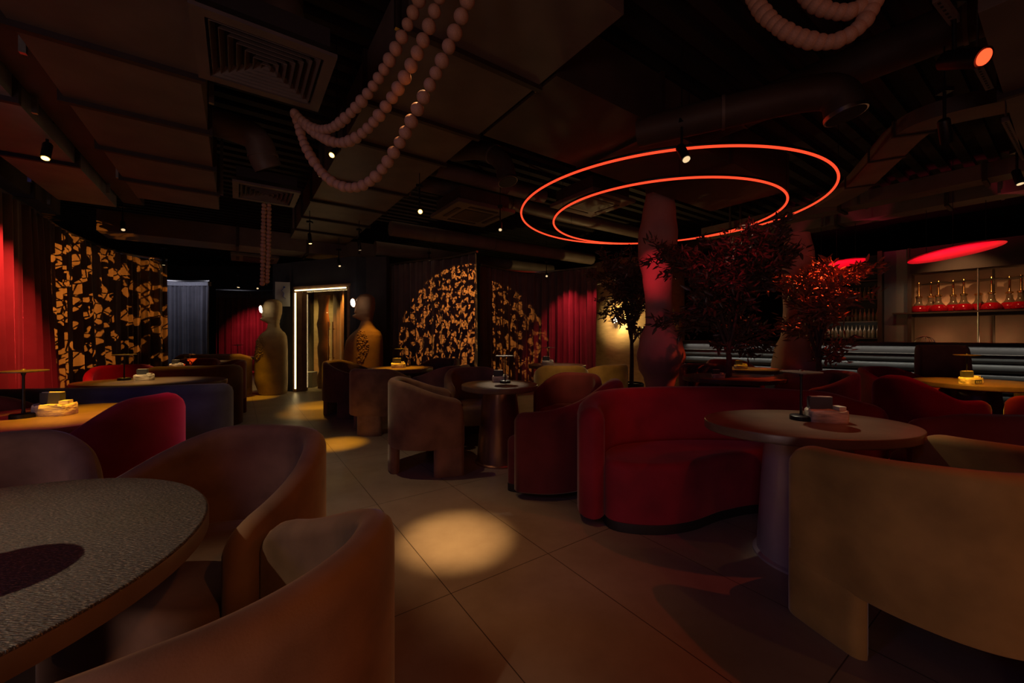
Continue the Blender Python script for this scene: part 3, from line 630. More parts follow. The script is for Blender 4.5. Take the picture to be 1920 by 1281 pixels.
# ------------------------------------------------------------------ trees
def tree(c, h, cr, cz, label, leafm, seed, nleaf, trunk_r=0.035, clear=0.75, fork=3):
    rnd = random.Random(seed); t = thing('potted_tree', label, 'tree', (c[0], c[1], 0))
    MB().lathe([(0.17, 0), (0.2, 0.02), (0.22, 0.34), (0.2, 0.36), (0.19, 0.33), (0.02, 0.32)], 28).obj('planter', 'black', t)
    wd = MB(); tips = []
    tk = [(0, 0, 0.3), (0.01, 0.01, clear*0.7), (0.0, -0.01, clear)]
    wd.tube(spline(tk, 6), [trunk_r*(1.15-0.3*i/12) for i in range(13)], 10)
    nb = 15
    for k in range(nb):
        a = k*2.399+rnd.random()*0.6; up = rnd.random(); L = cr*(0.55+0.5*rnd.random())
        z0 = clear*(0.86+0.14*rnd.random())+(h-clear)*0.55*(k/nb)
        ez = z0+(h-z0)*(0.35+0.6*rnd.random()) if k % 3 else z0+0.15*rnd.random()
        e = Vector((L*math.cos(a), L*math.sin(a), ez)); s = Vector((0, 0, z0)); m_ = (s+e)/2+Vector((0, 0, 0.12+0.1*rnd.random()))-Vector((e.x, e.y, 0))*0.12
        q = spline([s, m_, e], 6); wd.tube(q, [trunk_r*0.6*(1-0.75*i/12) for i in range(13)], 6)
        for j in range(3, 13): tips.append((q[j], (q[j]-q[max(0, j-2)]).normalized()))
        for b in range(4):
            j = 4+2*b; p = q[j]; d = Vector((rnd.uniform(-1, 1), rnd.uniform(-1, 1), rnd.uniform(-0.35, 0.8))).normalized()*(0.18+0.22*rnd.random())*cr/0.6
            w2 = [p, p+d*0.5+Vector((0, 0, 0.02)), p+d]; wd.tube(w2, [0.006, 0.005, 0.003], 5)
            for u in (0.35, 0.6, 0.85, 1.0): tips.append((p+d*u, d.normalized()))
    top = spline([(0, 0, clear), (0.03, 0.02, (clear+h)/2), (-0.02, 0, h*0.97)], 6); wd.tube(top, [trunk_r*0.8*(1-0.8*i/12) for i in range(13)], 7)
    for j in range(4, 13): tips.append((top[j], Vector((0, 0, 1))))
    wd.obj('trunk', 'bark', t)
    lf = MB()
    for i in range(nleaf):
        p, d = tips[rnd.randrange(len(tips))]
        p = p+Vector((rnd.gauss(0, 1), rnd.gauss(0, 1), rnd.gauss(0, 1)))*0.035
        v = (d*0.7+Vector((rnd.gauss(0, 0.7), rnd.gauss(0, 0.7), rnd.gauss(0, 0.5)))).normalized(); L = 0.065+0.06*rnd.random(); wd_ = L*0.15
        s = v.cross(Vector((rnd.gauss(0, 1), rnd.gauss(0, 1), rnd.gauss(0, 1)))).normalized()*wd_; nn_ = v.cross(s).normalized()*wd_*0.35
        lf.add([p, p+v*L*0.35+s, p+v*L*0.4-nn_, p+v*L*0.35-s, p+v*L*0.75+s*0.6, p+v*L*0.75-s*0.6, p+v*L], [(0, 1, 2), (0, 2, 3), (1, 4, 2), (2, 5, 3), (2, 4, 6), (2, 6, 5)])
    lf.obj('foliage', leafm, t, smooth=False)
tree((XP(1184, 7.2), 7.2), 2.85, 0.66, 1.9, 'first narrow leaved tree, left of the lumpy clay column before the beige wall', 'leaf', 21, 5200, clear=1.15)
tree((XP(1366, 4.65), 4.65), 2.48, 0.84, 1.8, 'largest dark leafy tree, in front and right of the lumpy clay column', 'leaf', 22, 7500, clear=1.0)
tree((XP(1534, 4.95), 4.95), 2.18, 0.5, 1.7, 'tree with leaves lit bright red, in front of the bar shelves', 'leaf_red_lit', 23, 3600, clear=0.95)

# ------------------------------------------------------------------ bar with padded front
b0 = Vector((3.3, 7.72, 0)); b1 = Vector((7.9, 4.42, 0)); bd = (b1-b0).normalized(); bang = math.atan2(bd.y, bd.x); bl = (b1-b0).length
t = thing('bar_counter', 'long bar with horizontally padded grey front and black top', 'bar', tuple(b0), bang)
MB().box((bl/2, 0.33, 0.53), (bl, 0.5, 1.06)).obj('body', 'counter', t, smooth=False)
MB().box((bl/2, 0.28, 1.09), (bl, 0.78, 0.05)).obj('counter_top', 'counter', t, smooth=False)
MB().box((bl/2, 0.02, 1.015), (bl, 0.09, 0.11)).obj('fascia', 'counter', t, smooth=False)
for k in range(7):
    z = 0.005+0.137*k; m = MB(); n = 10
    m.loft([[(x, 0.08-0.075*math.sin(PI*j/n)**0.7 if 0 < j < n else 0.08, z+0.137*(0.5-0.5*math.cos(PI*j/n))) for j in range(n+1)] for x in (0, bl*0.25, bl*0.5, bl*0.75, bl)], closed=False)
    m.obj('padded_channel', 'pad', t)
MB().box((bl/2, -0.02, 0.955), (bl, 0.012, 0.008)).obj('light_strip', 'lens_off', t, smooth=False)
lo = light('bar_under_counter_light', 'AREA', tuple(b0+bd*bl/2+Vector((bd.y, -bd.x, 0))*0.085+Vector((0, 0, 1.05))), None, (1.0, 0.93, 0.80), 7, bl*0.96, sizey=0.02)
lo.rotation_euler = (0.25, 0, bang)
# back bar
g0 = Vector((6.9, 9.5, 0)); gd = Vector((0.62, -0.784, 0)).normalized(); g1 = g0+gd*5.0; gang = math.atan2(gd.y, gd.x); gl = 5.0
def S(px):
    u = (px-960)/F; return (u*g0.y-g0.x)/(gd.x-u*gd.y)
def GD(px): return (g0+gd*S(px)).y
def gb(s, dn, z): q = g0+gd*s-Vector((gd.y, -gd.x, 0))*dn; return (q.x, q.y, z)
t = thing('back_bar_shelving', 'wall shelving behind the bar with warm lit tan niche, right side', 'shelving', tuple(g0), gang)
zs_ = CH+(HZ-586)/F*GD(1709)
sA, sB, sC = S(1655), S(1707), S(1520)
MB().box(((sB+gl)/2, 0.50, 1.5), (gl-sB, 0.04, 3.0)).obj('niche_back', 'niche', t, smooth=False)
MB().box(((sA+sB)/2, 0.20, 1.5), (sB-sA, 0.10, 3.0)).obj('grey_panel', 'greywall', t, smooth=False)
MB().box((sB-0.02, 0.28, 1.5), (0.06, 0.44, 3.0)).obj('side_post', 'shelf', t, smooth=False)
MB().box(((sA+gl)/2+0.1, 0.22, zs_-0.015), (gl-sA-0.1, 0.46, 0.03)).obj('shelf', 'shelf', t, smooth=False)
MB().box(((sB+gl)/2, 0.30, zs_-0.06), (gl-sB, 0.36, 0.06)).obj('shelf', 'flange', t, smooth=False)
MB().box(((sB+gl)/2, 0.25, 2.72), (gl-sB, 0.55, 0.50)).obj('valance', 'duct_dark', t, smooth=False)
MB().box((sA-0.04, 0.2, 1.5), (0.07, 0.5, 3.0)).obj('side_post', 'shelf', t, smooth=False)
for px in (1834,): MB().tube([(S(px), 0.02, 1.0), (S(px), 0.02, 2.5)], 0.014, 8).obj('shelf_rod', 'steel', t)
MB().tube([(S(1862), 0.42, 1.0), (S(1862), 0.42, 2.5)], 0.018, 8).obj('shelf_rod', 'shelf', t)
t2 = thing('bottle_shelving', 'dim mirrored shelves with glasses behind the red lit tree', 'shelving', tuple(g0), gang)
MB().box(((sA+sC)/2, 0.50, 1.5), (sA-sC-0.1, 0.04, 3.0)).obj('mirror_back', 'wall', t2, smooth=False)
for z in (1.15, 1.52, 2.0, 2.42): MB().box(((sA+sC)/2, 0.34, z), (sA-sC-0.12, 0.28, 0.025)).obj('shelf', 'shelf', t2, smooth=False)
proto = None; rnd = random.Random(9)
for z, lab in ((2.015, 'top'), (1.535, 'middle'), (1.165, 'lowest')):
    for k in range(15):
        s = sC+0.12+k*(sA-sC-0.25)/14; loc = gb(s, 0.30+0.06*rnd.random(), z)
        if proto is None:
            proto = MB().lathe([(0.03, 0), (0.033, 0.002), (0.034, 0.15), (0.012, 0.21), (0.011, 0.27), (0.013, 0.275)], 14).obj('glass_bottle', 'hookah_glass', loc=loc)
            tag(proto, 'small glass bottle on the top dim shelf behind the red lit tree', 'bottle', 'bottles on the top shelf')
        else:
            q = proto.copy(); SC.collection.objects.link(q); q.location = loc; q['label'] = 'small glass bottle on the %s dim shelf behind the red lit tree' % lab; q['group'] = 'bottles on the %s shelf' % lab
light('bottle_shelf_light', 'AREA', gb((sA+sC)/2, 0.1, 1.45), gb((sA+sC)/2, 0.5, 1.2), WHITE, 0.35, 1.0, sizey=0.05)
lo = light('niche_shelf_light', 'AREA', gb((sB+gl)/2, 0.40, zs_+0.02), gb((sB+gl)/2, 0.48, 2.6), (1.0, 0.50, 0.2), 8, gl-sB, sizey=0.03)
lo.rotation_euler = (PI-0.12, 0, gang)
light('niche_spot', 'SPOT', gb(S(1800), -0.9, 2.9), gb(S(1800), 0.4, 1.7), (1.0, 0.50, 0.20), 50, 0.05, 75, 0.9)
light('niche_low_light', 'POINT', gb(S(1760), 0.15, 1.12), None, (1.0, 0.55, 0.26), 1.6, 0.08)
light('niche_low_light', 'POINT', gb(S(1880), 0.15, 1.12), None, (1.0, 0.55, 0.26), 1.6, 0.08)
light('grey_panel_spot', 'SPOT', gb(S(1680), -0.7, 2.7), gb(S(1680), 0.2, 1.4), WHITE, 3.0, 0.05, 70, 0.9)
hk = None
HK = [(1720, 0.22, 'leftmost hookah on the back bar shelf, without a tray', 0), (1742, 0.30, 'second hookah from the left, at the back of the shelf', 1), (1758, 0.14, 'third hookah from the left, standing forward', 1),
      (1785, 0.26, 'fourth hookah from the left on the back bar shelf', 1), (1806, 0.14, 'fifth hookah from the left, standing forward', 1), (1833, 0.28, 'sixth hookah from the left, behind the thin shelf rod', 1),
      (1859, 0.12, 'seventh hookah from the left, tall stem beside the thin shelf rod', 1), (1893, 0.26, 'eighth hookah from the left on the back bar shelf', 1), (1915, 0.13, 'hookah at the right frame edge on the back bar shelf', 1)]
for px, dn, lab, tray in HK:
    loc = gb(S(px)+0.0, dn, zs_+0.001)
    if hk is None or not tray:
        h_ = thing('hookah', lab, 'hookah', loc, 0, 'hookahs on the back bar shelf'); h_.scale = (1.05, 1.05, 1.3)
        MB().lathe([(0.085, 0.0), (0.118, 0.012), (0.128, 0.04), (0.115, 0.075), (0.08, 0.105)], 26).obj('base', 'liquid', h_)
        MB().lathe([(0.08, 0.105), (0.052, 0.135), (0.040, 0.17), (0.038, 0.215), (0.046, 0.23)], 22).obj('neck', 'hookah_glass', h_)
        MB().lathe([(0.048, 0.228), (0.048, 0.252), (0.02, 0.262), (0.016, 0.27), (0.016, 0.45), (0.022, 0.455), (0.018, 0.47)], 18).obj('stem', 'brass', h_)
        if tray: MB().lathe([(0.015, 0.428), (0.135, 0.436), (0.135, 0.442), (0.015, 0.446)], 30).obj('tray', 'black', h_); hk = h_
    else: dup(hk, loc, 0, lab)
for px, lab in ((1676, 'small dark dome shape on the bar top before the tan niche'), ):
    pass
q0 = Vector((XP(1800, 5.2), 5.2, 0))
bs = 4.15
t = thing('wire_basket', 'round wire basket standing on the bar top before the tan niche', 'basket', tuple(b0+bd*((XP(1800, 5.35)-b0.x)/bd.x)+Vector((0.18, 0.25, 1.115))))
for k in range(5):
    a = PI*k/5; MB().tube([(0.11*math.cos(PI*j/14)*math.cos(a), 0.11*math.cos(PI*j/14)*math.sin(a), 0.085*math.sin(PI*j/14)+0.004) for j in range(15)], 0.003, 6).obj('wire', 'steel', t)
MB().torus((0, 0, 0.004), 0.11, 0.004, 40, 6).obj('rim', 'steel', t)

# tilted red lit discs under the ceiling above the bar
def red_disc(px, py, D, L, roll, k, label):
    c = Vector((XP(px, D), D, ZP(py, D))); sv = (c-Vector((0, 0, CH))).normalized(); h = Vector((sv.y, -sv.x, 0)).normalized()
    w0 = h.cross(sv).normalized(); u = (h*math.cos(roll)+w0*math.sin(roll)).normalized(); w1 = u.cross(sv).normalized()
    v = (sv*math.cos(k)+w1*math.sin(k)).normalized(); nn_ = u.cross(v).normalized()
    mtx = Matrix((u, v, nn_)).transposed().to_4x4(); mtx.translation = c
    t = thing('pendant_disc', label, 'ceiling disc', (0, 0, 0)); t.matrix_world = mtx; inv = mtx.inverted()
    MB().lathe([(L*0.985, -0.012), (L, -0.006), (L, 0.012), (L*0.985, 0.018)], 64).obj('disc', 'disc_red', t)
    for a in (0.5, 2.6, 4.7):
        p = mtx @ Vector((L*0.7*math.cos(a), L*0.7*math.sin(a), 0)); MB().tube([tuple(inv @ p), tuple(inv @ Vector((p.x, p.y, 3.9)))], 0.004, 5).obj('hanging_wire', 'black', t)
    return c
dc1 = red_disc(1789, 474, 6.2, 0.53, 0.16, -0.15, 'slanted red lit disc hanging above the bar, by the hookah shelf')
dc2 = red_disc(1570, 497, 7.4, 0.42, 0.16, -0.15, 'slanted red lit disc hanging behind the top of the red lit tree')
light('disc_light', 'SPOT', tuple(dc1+Vector((-0.6, -0.7, -1.0))), tuple(dc1), (1.0, 0.04, 0.12), 200, 0.04, 60, 0.9)
light('disc_light', 'SPOT', tuple(dc2+Vector((-0.5, -0.6, -0.9))), tuple(dc2), (1.0, 0.04, 0.12), 150, 0.04, 60, 0.9)

# ------------------------------------------------------------------ ring lights around the column
for r, z, lab in ((2.1, 3.10, 'outer, larger glowing red ring hanging around the clay column'), (1.6, 2.99, 'inner, smaller glowing red ring hanging around the clay column')):
    t = thing('ring_light', lab, 'ring light', (2.24, 6.0, z), 0)
    MB().torus((0, 0, 0), r, 0.0135, 160, 10).obj('led_tube', 'led_red', t)
    MB().torus((0, 0, 0.022), r, 0.017, 160, 8).obj('housing', 'black', t)
    for k in range(6):
        a = k*PI/3+0.3; MB().tube([(r*math.cos(a), r*math.sin(a), 0.03), (r*math.cos(a), r*math.sin(a), 3.9-z)], 0.003, 5).obj('suspension_wire', 'black', t)

# ------------------------------------------------------------------ ducts and pipes under the ceiling
ARX = math.atan2(RY, RX)
def duct(label, e0, e1, d0, d1, z0, z1, m, fl=(), axis='d', name='rectangular_duct'):
    c = R((e0+e1)/2, (d0+d1)/2); t = thing(name, label, 'air duct', (c[0], c[1], z0), ARX)
    W_, L_ = e1-e0, d1-d0
    MB().pad([(W_/2, -L_/2), (W_/2, L_/2), (-W_/2, L_/2), (-W_/2, -L_/2)], 0, z1-z0, 0.001, 0.001, 1).obj('duct_body', m, t, smooth=False)
    for f in fl:
        if axis == 'd': MB().box((0, f-(d0+d1)/2, (z1-z0)/2-0.01), (W_+0.06, 0.045, z1-z0+0.05)).obj('flange', 'flange', t, smooth=False)
        else: MB().box((f-(e0+e1)/2, 0, (z1-z0)/2-0.01), (0.045, L_+0.06, z1-z0+0.05)).obj('flange', 'flange', t, smooth=False)
    for s in (-1, 1):
        for yy in (-L_*0.38, 0.0, L_*0.38):
            if z1 < 3.7 and L_ > 1: MB().box((s*(W_/2+0.045), yy, (3.9-z0)/2), (0.03, 0.03, 3.9-z0)).obj('hanger_rail', 'steel', t, smooth=False)
    return t
duct('wide flat panelled duct across the top left of the picture', -1.0, -0.2, 0.6, 6.56, 2.9, 3.3, 'duct', (1.7, 2.45, 3.25, 4.08, 4.95, 5.8))
duct('grey duct strip at the far left above the curtain', -1.82, -1.30, 1.8, 7.2, 2.9, 3.2, 'duct_grey', (3.0, 4.3, 5.6))
duct('dark deep beam duct between the wide panelled duct and the grey strip', -1.27, -1.06, 0.6, 7.4, 3.02, 3.5, 'duct_dark')
duct('low brown duct section at far left just over the curtain track', -3.1, -2.15, 3.6, 8.6, 3.0, 3.3, 'duct', (4.6, 5.6, 6.6, 7.6))
duct('wide panelled duct running away in the middle, above the bead garland', 0.89, 1.95, 1.6, 9.2, 3.2, 3.6, 'duct', (2.45, 3.42, 4.17, 5.40, 6.37, 7.35, 8.3))
duct('broad dark duct crossing right from the middle duct toward the red rings', 1.99, 6.2, 2.27, 3.36, 3.2, 3.7, 'duct_dark', (3.3, 4.6), 'e')
duct('duct panel in the top right corner behind the red spotlight', 3.25, 6.2, -0.7, 0.31, 2.95, 3.3, 'duct', (4.5,), 'e')
duct('long slim duct high on the right, above the bar seats', 7.93, 8.24, -0.6, 4.5, 3.25, 3.45, 'duct', (0.7, 2.2))
duct('slim duct behind the red rings over the bar', 9.2, 9.6, 0.0, 5.6, 3.3, 3.55, 'duct', (1.2, 2.6))
duct('broad brown duct above the entrance door', -1.9, 2.6, 9.2, 9.9, 2.95, 3.3, 'duct', (0.0, 1.2), 'e')
def pipe(label, pts, r, m='duct_dark', bands=(), cap=None, name='round_duct'):
    P = spline(pts, 8); c = P[0]; t = thing(name, label, 'duct pipe', tuple(c))
    MB().tube([p-c for p in P], r, 22).obj('pipe', m, t)
    for b in bands:
        i = min(len(P)-2, max(1, int(b*(len(P)-1)))); d = (P[i+1]-P[i-1]).normalized()*0.012
        MB().tube([P[i]-c-d, P[i]-c+d], r*1.07, 22).obj('band', 'duct', t)
    if cap: 
        d = (P[-1]-P[-2]).normalized()*0.02; MB().tube([P[-1]-c-d, P[-1]-c+d*0.5], r*1.06, 22).obj('end_collar', 'steel', t); MB().tube([P[-1]-c, P[-1]-c+d*0.7], r*0.97, 22).obj('mouth', 'slab', t)  # dark disc paints the shade inside the open pipe end
    return t
def R3(e, d, z): x, y = R(e, d); return (x, y, z)
pipe('long round pipe crossing the ceiling beyond the middle duct', [R3(2.1, 4.75, 3.38), R3(2.8, 4.75, 3.38), R3(3.6, 4.75, 3.38), R3(3.9, 4.75, 3.38)], 0.10, 'duct', (0.5, 0.8))
pipe('second round pipe crossing behind, under the slab', [R3(2.2, 5.6, 3.5), R3(3.5, 5.6, 3.5), R3(7.4, 5.6, 3.5)], 0.12, 'duct', (0.3, 0.6))
pipe('third round pipe crossing above the patterned curtains', [R3(2.2, 6.9, 3.1), R3(4, 6.9, 3.1), R3(7.2, 6.9, 3.1)], 0.13, 'duct', (0.3, 0.6))
pipe('farthest round pipe crossing above the patterned curtains', [R3(2.3, 8.2, 3.0), R3(4, 8.2, 3.0), R3(7.0, 8.2, 3.0)], 0.14, 'duct', (0.4,))
pipe('flexible drop pipe feeding the large square diffuser', [(-1.55, 2.6, 3.9), (-1.52, 2.55, 3.5), (-1.5, 2.55, 2.93)], 0.15, 'duct', (0.5,))
pipe('elbow pipe dropping to the smaller square diffuser', [(-3.3, 3.6, 3.25), (-2.95, 3.75, 3.28), (-2.6, 3.95, 3.22), (-2.52, 4.02, 3.0), (-2.5, 4.05, 2.94)], 0.13, 'duct', (0.2, 0.7))
pipe('thick elbow pipe with open mouth at the top right', [(1.2, 3.75, 3.15), (1.75, 3.45, 3.15), (2.35, 3.15, 3.15), (2.52, 3.05, 3.08), (2.56, 3.03, 2.92)], 0.13, 'duct_dark', (0.3,), True)
pipe('short elbow pipe hanging beyond the middle duct, mouth downward', [(-0.75, 4.9, 3.5), (-0.35, 4.75, 3.45), (-0.12, 4.6, 3.25), (-0.05, 4.55, 3.0)], 0.11, 'duct_dark', (0.5,), True)
pipe('thick pipe running away at the top right', [(3.9, 2.2, 3.55), (2.8, 3.6, 3.55), (1.8, 4.9, 3.55)], 0.16, 'duct_dark', (0.3, 0.7))
P = spline([U(1548, 380, 3.3)+(3.3,), U(1600, 350, 3.3)+(3.3,), U(1650, 300, 3.3)+(3.3,), U(1700, 248, 3.3)+(3.3,), U(1760, 215, 3.3)+(3.3,), U(1935, 175, 3.3)+(3.3,)], 8); c = P[0]
t = thing('bent_duct', 'stepped S shaped slim duct at the upper right', 'air duct', tuple(c))
MB().tube([p-c for p in P], 0.1, flat=(0.15, 0.07)).obj('duct_body', 'duct', t, smooth=False)
for i in (10, 18, 26):
    d = (P[i+1]-P[i-1]).normalized()*0.015; MB().tube([P[i]-c-d, P[i]-c+d], 0.1, flat=(0.165, 0.085)).obj('flange', 'flange', t, smooth=False)
def strut(pa, pb, z, label):
    a = Vector(U(*pa, z)+(z,)); b = Vector(U(*pb, z)+(z,)); d = (b-a); L = d.length; d.normalize(); ry = math.atan2(d.y, d.x)
    t = thing('perforated_rail', label, 'metal rail', tuple(a), ry)
    MB().box((L/2, 0, 0.02), (L, 0.04, 0.04)).obj('rail', 'duct', t, smooth=False)
    m = MB()
    for k in range(int(L/0.045)): m.box((0.03+k*0.045, 0, -0.0005), (0.02, 0.012, 0.002))
    m.obj('slots', 'slab', t, smooth=False)
    for s in (0.02, L-0.02): MB().tube([(s, 0, 0.03), (s, 0, 3.9-z)], 0.006, 6).obj('threaded_rod', 'steel', t)
strut((1758, 2), (1790, 45), 3.0, 'short perforated rail in the top right above the red spotlight')
strut((1832, 122), (1856, 168), 3.0, 'perforated rail just below the red spotlight')
strut((1885, 228), (1922, 300), 2.95, 'perforated rail at the right edge below the bent duct')

# square diffusers
def diffuser(label, c, size, z, nb, group='square ceiling diffusers'):
    t = thing('ceiling_diffuser', label, 'air diffuser', (c[0], c[1], z), ARX, group); h = size/2
    fm = MB(); w_ = size*0.09
    for sx, sy, lx, ly in ((0, 1, size, w_), (0, -1, size, w_), (1, 0, w_, size-2*w_), (-1, 0, w_, size-2*w_)):
        fm.box((sx*(h-w_/2), sy*(h-w_/2), 0.01), (lx, ly, 0.02))
    fm.obj('frame', 'duct', t, smooth=False)
    MB().box((0, 0, 0.12), (size*0.9, size*0.9, 0.10)).obj('plenum_box', 'slab', t, smooth=False)
    for k in range(nb):
        a = (h-w_)*(1-(k+0.35)/nb); b = a-(h-w_)/nb*0.62; m = MB()
        m.loft([[(s1*a, s2*a, 0.004) for s1, s2 in ((1, 1), (-1, 1), (-1, -1), (1, -1))], [(s1*b, s2*b, 0.045) for s1, s2 in ((1, 1), (-1, 1), (-1, -1), (1, -1))]], cap=False)
        o = m.obj('louvre', 'duct', t, smooth=False); so = o.modifiers.new('t', 'SOLIDIFY'); so.thickness = 0.003
    MB().box((0, 0, 0.07), (size*0.1, size*0.1, 0.01)).obj('centre_plate', 'duct', t, smooth=False)
def mid(px, py, z): return U(px, py, z)
diffuser('large square louvred diffuser at the top left, beads hanging from its corner', U(498, 128, 2.75), 0.64, 2.75, 7)
diffuser('smaller square louvred diffuser farther down, a bead string hanging below it', U(499, 367, 2.75), 0.60, 2.75, 6)
# cassette air conditioners
def cassette(label, c, size, z):
    t = thing('ceiling_cassette', label, 'air conditioner', (c[0], c[1], z), ARX, 'ceiling cassettes'); h = size/2
    MB().pad([(h, -h), (h, h), (-h, h), (-h, -h)], 0, 0.06, 0.01, 0.01, 2).obj('panel', 'duct', t, smooth=False)
    MB().box((0, 0, 0.16), (size*0.85, size*0.85, 0.2)).obj('casing', 'duct_dark', t, smooth=False)
    MB().box((0, 0, -0.003), (size*0.5, size*0.5, 0.01)).obj('grille', 'flange', t, smooth=False)
    for sx, sy in ((0, 1), (0, -1), (1, 0), (-1, 0)): MB().box((sx*size*0.36, sy*size*0.36, -0.004), (size*0.5 if sy else 0.06, size*0.5 if sx else 0.06, 0.01)).obj('flap', 'flange', t, smooth=False)
cassette('square ceiling cassette unit left of the red rings', U(885, 405, 3.05), 0.95, 3.05)
cassette('square ceiling cassette unit near the hanging bead string', U(478, 487, 2.95), 0.9, 2.95)
cassette('square ceiling unit seen inside the red rings', U(1110, 385, 3.3), 0.95, 3.3)

# ------------------------------------------------------------------ bead garlands
def garland(label, pts, r, gap=1.0, r1=None, dbl=None):
    P = spline(pts, 14); c = P[0]; t = thing('bead_garland', label, 'bead garland', tuple(c), 0, 'wooden bead garlands')
    L = [0.0]
    for i in range(1, len(P)): L.append(L[-1]+(P[i]-P[i-1]).length)
    base = MB().sphere((0, 0, 0), 1.0, 20, 12); me = None; s = 0.0; i = 0; n = 0; rnd = random.Random(len(label))
    r1 = r1 or r
    while s < L[-1] and n < 99:
        while i < len(L)-2 and L[i+1] < s: i += 1
        u = (s-L[i])/max(1e-6, L[i+1]-L[i]); p = P[i]*(1-u)+P[i+1]*u; q = (r+(r1-r)*s/L[-1])*(1+0.10*rnd.uniform(-1, 1))
        if me is None: o = base.obj('bead', 'bead', t); me = o.data
        else: o = bpy.data.objects.new('bead', me); SC.collection.objects.link(o); o.parent = t
        o.location = p-c; o.scale = (q, q, q*(0.93+0.1*rnd.random())); s += q*1.93*gap; n += 1
    MB().tube([p-c for p in P], 0.004, 6).obj('cord', 'cord', t)
def G(px, py, D): return (XP(px, D), D, ZP(py, D))
garland('upper strand of the big bead garland, from diffuser corner to the top', [G(553, 212, 2.80), G(580, 236, 2.72), G(610, 243, 2.60), G(640, 228, 2.46), G(690, 175, 2.28), G(740, 95, 2.12), G(785, 0, 2.0), G(812, -65, 1.93)], 0.030, r1=0.034)
garland('middle strand of the big bead garland', [G(553, 214, 2.82), G(590, 250, 2.70), G(640, 268, 2.52), G(690, 240, 2.36), G(750, 160, 2.18), G(800, 60, 2.03), G(838, -50, 1.92)], 0.031, r1=0.035)
garland('lowest, longest strand of the big bead garland', [G(554, 216, 2.84), G(573, 275, 2.72), G(610, 330, 2.60), G(655, 352, 2.48), G(700, 335, 2.36), G(745, 275, 2.22), G(790, 190, 2.10), G(840, 90, 1.98), G(880, -10, 1.9), G(893, -60, 1.87)], 0.032, r1=0.036)
garland('left strand of the short bead string hanging below the smaller diffuser', [G(495, 385, 4.4), G(494, 420, 4.4), G(493, 480, 4.4), G(492, 532, 4.4)], 0.026, 0.85)
garland('right strand of the short bead string hanging below the smaller diffuser', [G(504, 385, 4.45), G(504, 420, 4.45), G(503, 480, 4.45), G(500, 535, 4.45)], 0.026, 0.85)
garland('outer strand of the bead garland at the top right', [G(1395, -40, 1.95), G(1420, 10, 1.93), G(1460, 50, 1.88), G(1515, 75, 1.84), G(1570, 76, 1.80), G(1620, 40, 1.76), G(1650, -30, 1.74)], 0.036, 0.55)
garland('inner strand of the bead garland at the top right', [G(1480, -50, 1.85), G(1510, -8, 1.83), G(1550, 18, 1.80), G(1600, 20, 1.77), G(1640, -15, 1.75), G(1660, -50, 1.74)], 0.034, 0.55)

# ------------------------------------------------------------------ spotlights
def spot(label, px, py, z, aim, lens, color=None, watts=0, angle=30, blend=0.7, size=0.02, r=0.027, L=0.15, fixloc=None):
    x, y = U(px, py, z) if fixloc is None else fixloc; p = Vector((x, y, z)); v = (Vector(aim)-p).normalized()
    t = thing('ceiling_spotlight', label, 'spotlight', (x, y, z), 0, 'black can spotlights')
    q = v.to_track_quat('-Z', 'Y').to_matrix()
    def tr(mb): mb.v = [tuple(q @ Vector(a)) for a in mb.v]; return mb
    tr(MB().lathe([(r*0.9, 0.002), (r, 0.0), (r, 0.0), (r, L), (r*0.8, L+0.012), (0.01, L+0.014)], 24)).obj('housing', 'black', t)
    tr(MB().lathe([(r*0.78, 0.001), (r*0.78, -0.003), (0.004, -0.005)], 24)).obj('lens', lens, t)
    j = q @ Vector((0, 0, L*0.75)); zt = 0.18+max(0, L)
    m = MB().tube([tuple(j), (j.x, j.y, zt)], 0.010, 10); m.box((j.x, j.y, zt+0.012), (0.07, 0.07, 0.03)); m.obj('mount', 'black', t)
    if z+zt < 3.85: MB().tube([(j.x, j.y, zt+0.02), (j.x, j.y, 3.9-z)], 0.005, 6).obj('drop_rod', 'black', t)
    if watts: light('spot_beam', 'SPOT', tuple(p+v*0.02), aim, color, watts, size, angle, blend)
spot('glowing amber spotlight at the left, under the grey duct strip', 85, 297, 2.72, (-3.4, 2.6, 0.7), 'lens_amber', r=0.031)
spot('spotlight hanging above the left curtain, second from the left edge', 231, 431, 2.70, (-4.4, 4.6, 0.7), 'lens_white', AMBER, 60, 40)
spot('spotlight at the right end of the long left curtain', 307, 497, 2.62, (XP(307, 8), 8.0, 0.0), 'lens_white')
spot('glowing spotlight above the entrance door, left of the middle duct end', 582, 457, 2.68, (-3.0, 6.4, 0.0), 'lens_amber', AMBER, 150, 34)
spot('spotlight over the dark stone figure, by the entrance', 675, 469, 2.70, (XP(700, 7.3), 7.3, 1.0), 'lens_white', AMBER, 110, 26)
spot('tilted spotlight just above the entrance wall', 637, 499, 2.62, (-2.4, 6.8, 0.0), 'lens_white')
spot('tiny spotlight above the dark stone figure', 675, 503, 2.72, (-2.9, 8.4, 1.2), 'lens_white', r=0.025)
spot('brightest glowing amber spotlight, below the middle duct', 788, 397, 2.70, (0.1, 0.9, 0.9), 'lens_amber', r=0.031)
spot('spotlight above the bronze pedestal table', 938, 431, 2.68, (-0.10, 3.85, 0.75), 'lens_white', WHITE, 170, 13, 0.9)
spot('tilted black spotlight in front of the outer red ring', 1287, 299, 2.75, (1.72, 2.2, 0.75), 'lens_white', WHITE, 85, 26, 1.0, r=0.04, L=0.17)
spot('large red glowing spotlight in the top right corner', 1845, 107, 2.70, (2.7, 0.2, 1.6), 'lens_red', r=0.05, L=0.2)
spot('black spotlight at the upper right beside the bent duct', 1775, 267, 2.70, (4.72, 3.98, 0.75), 'lens_white', AMBER, 520, 24, 0.9, r=0.036, L=0.17)
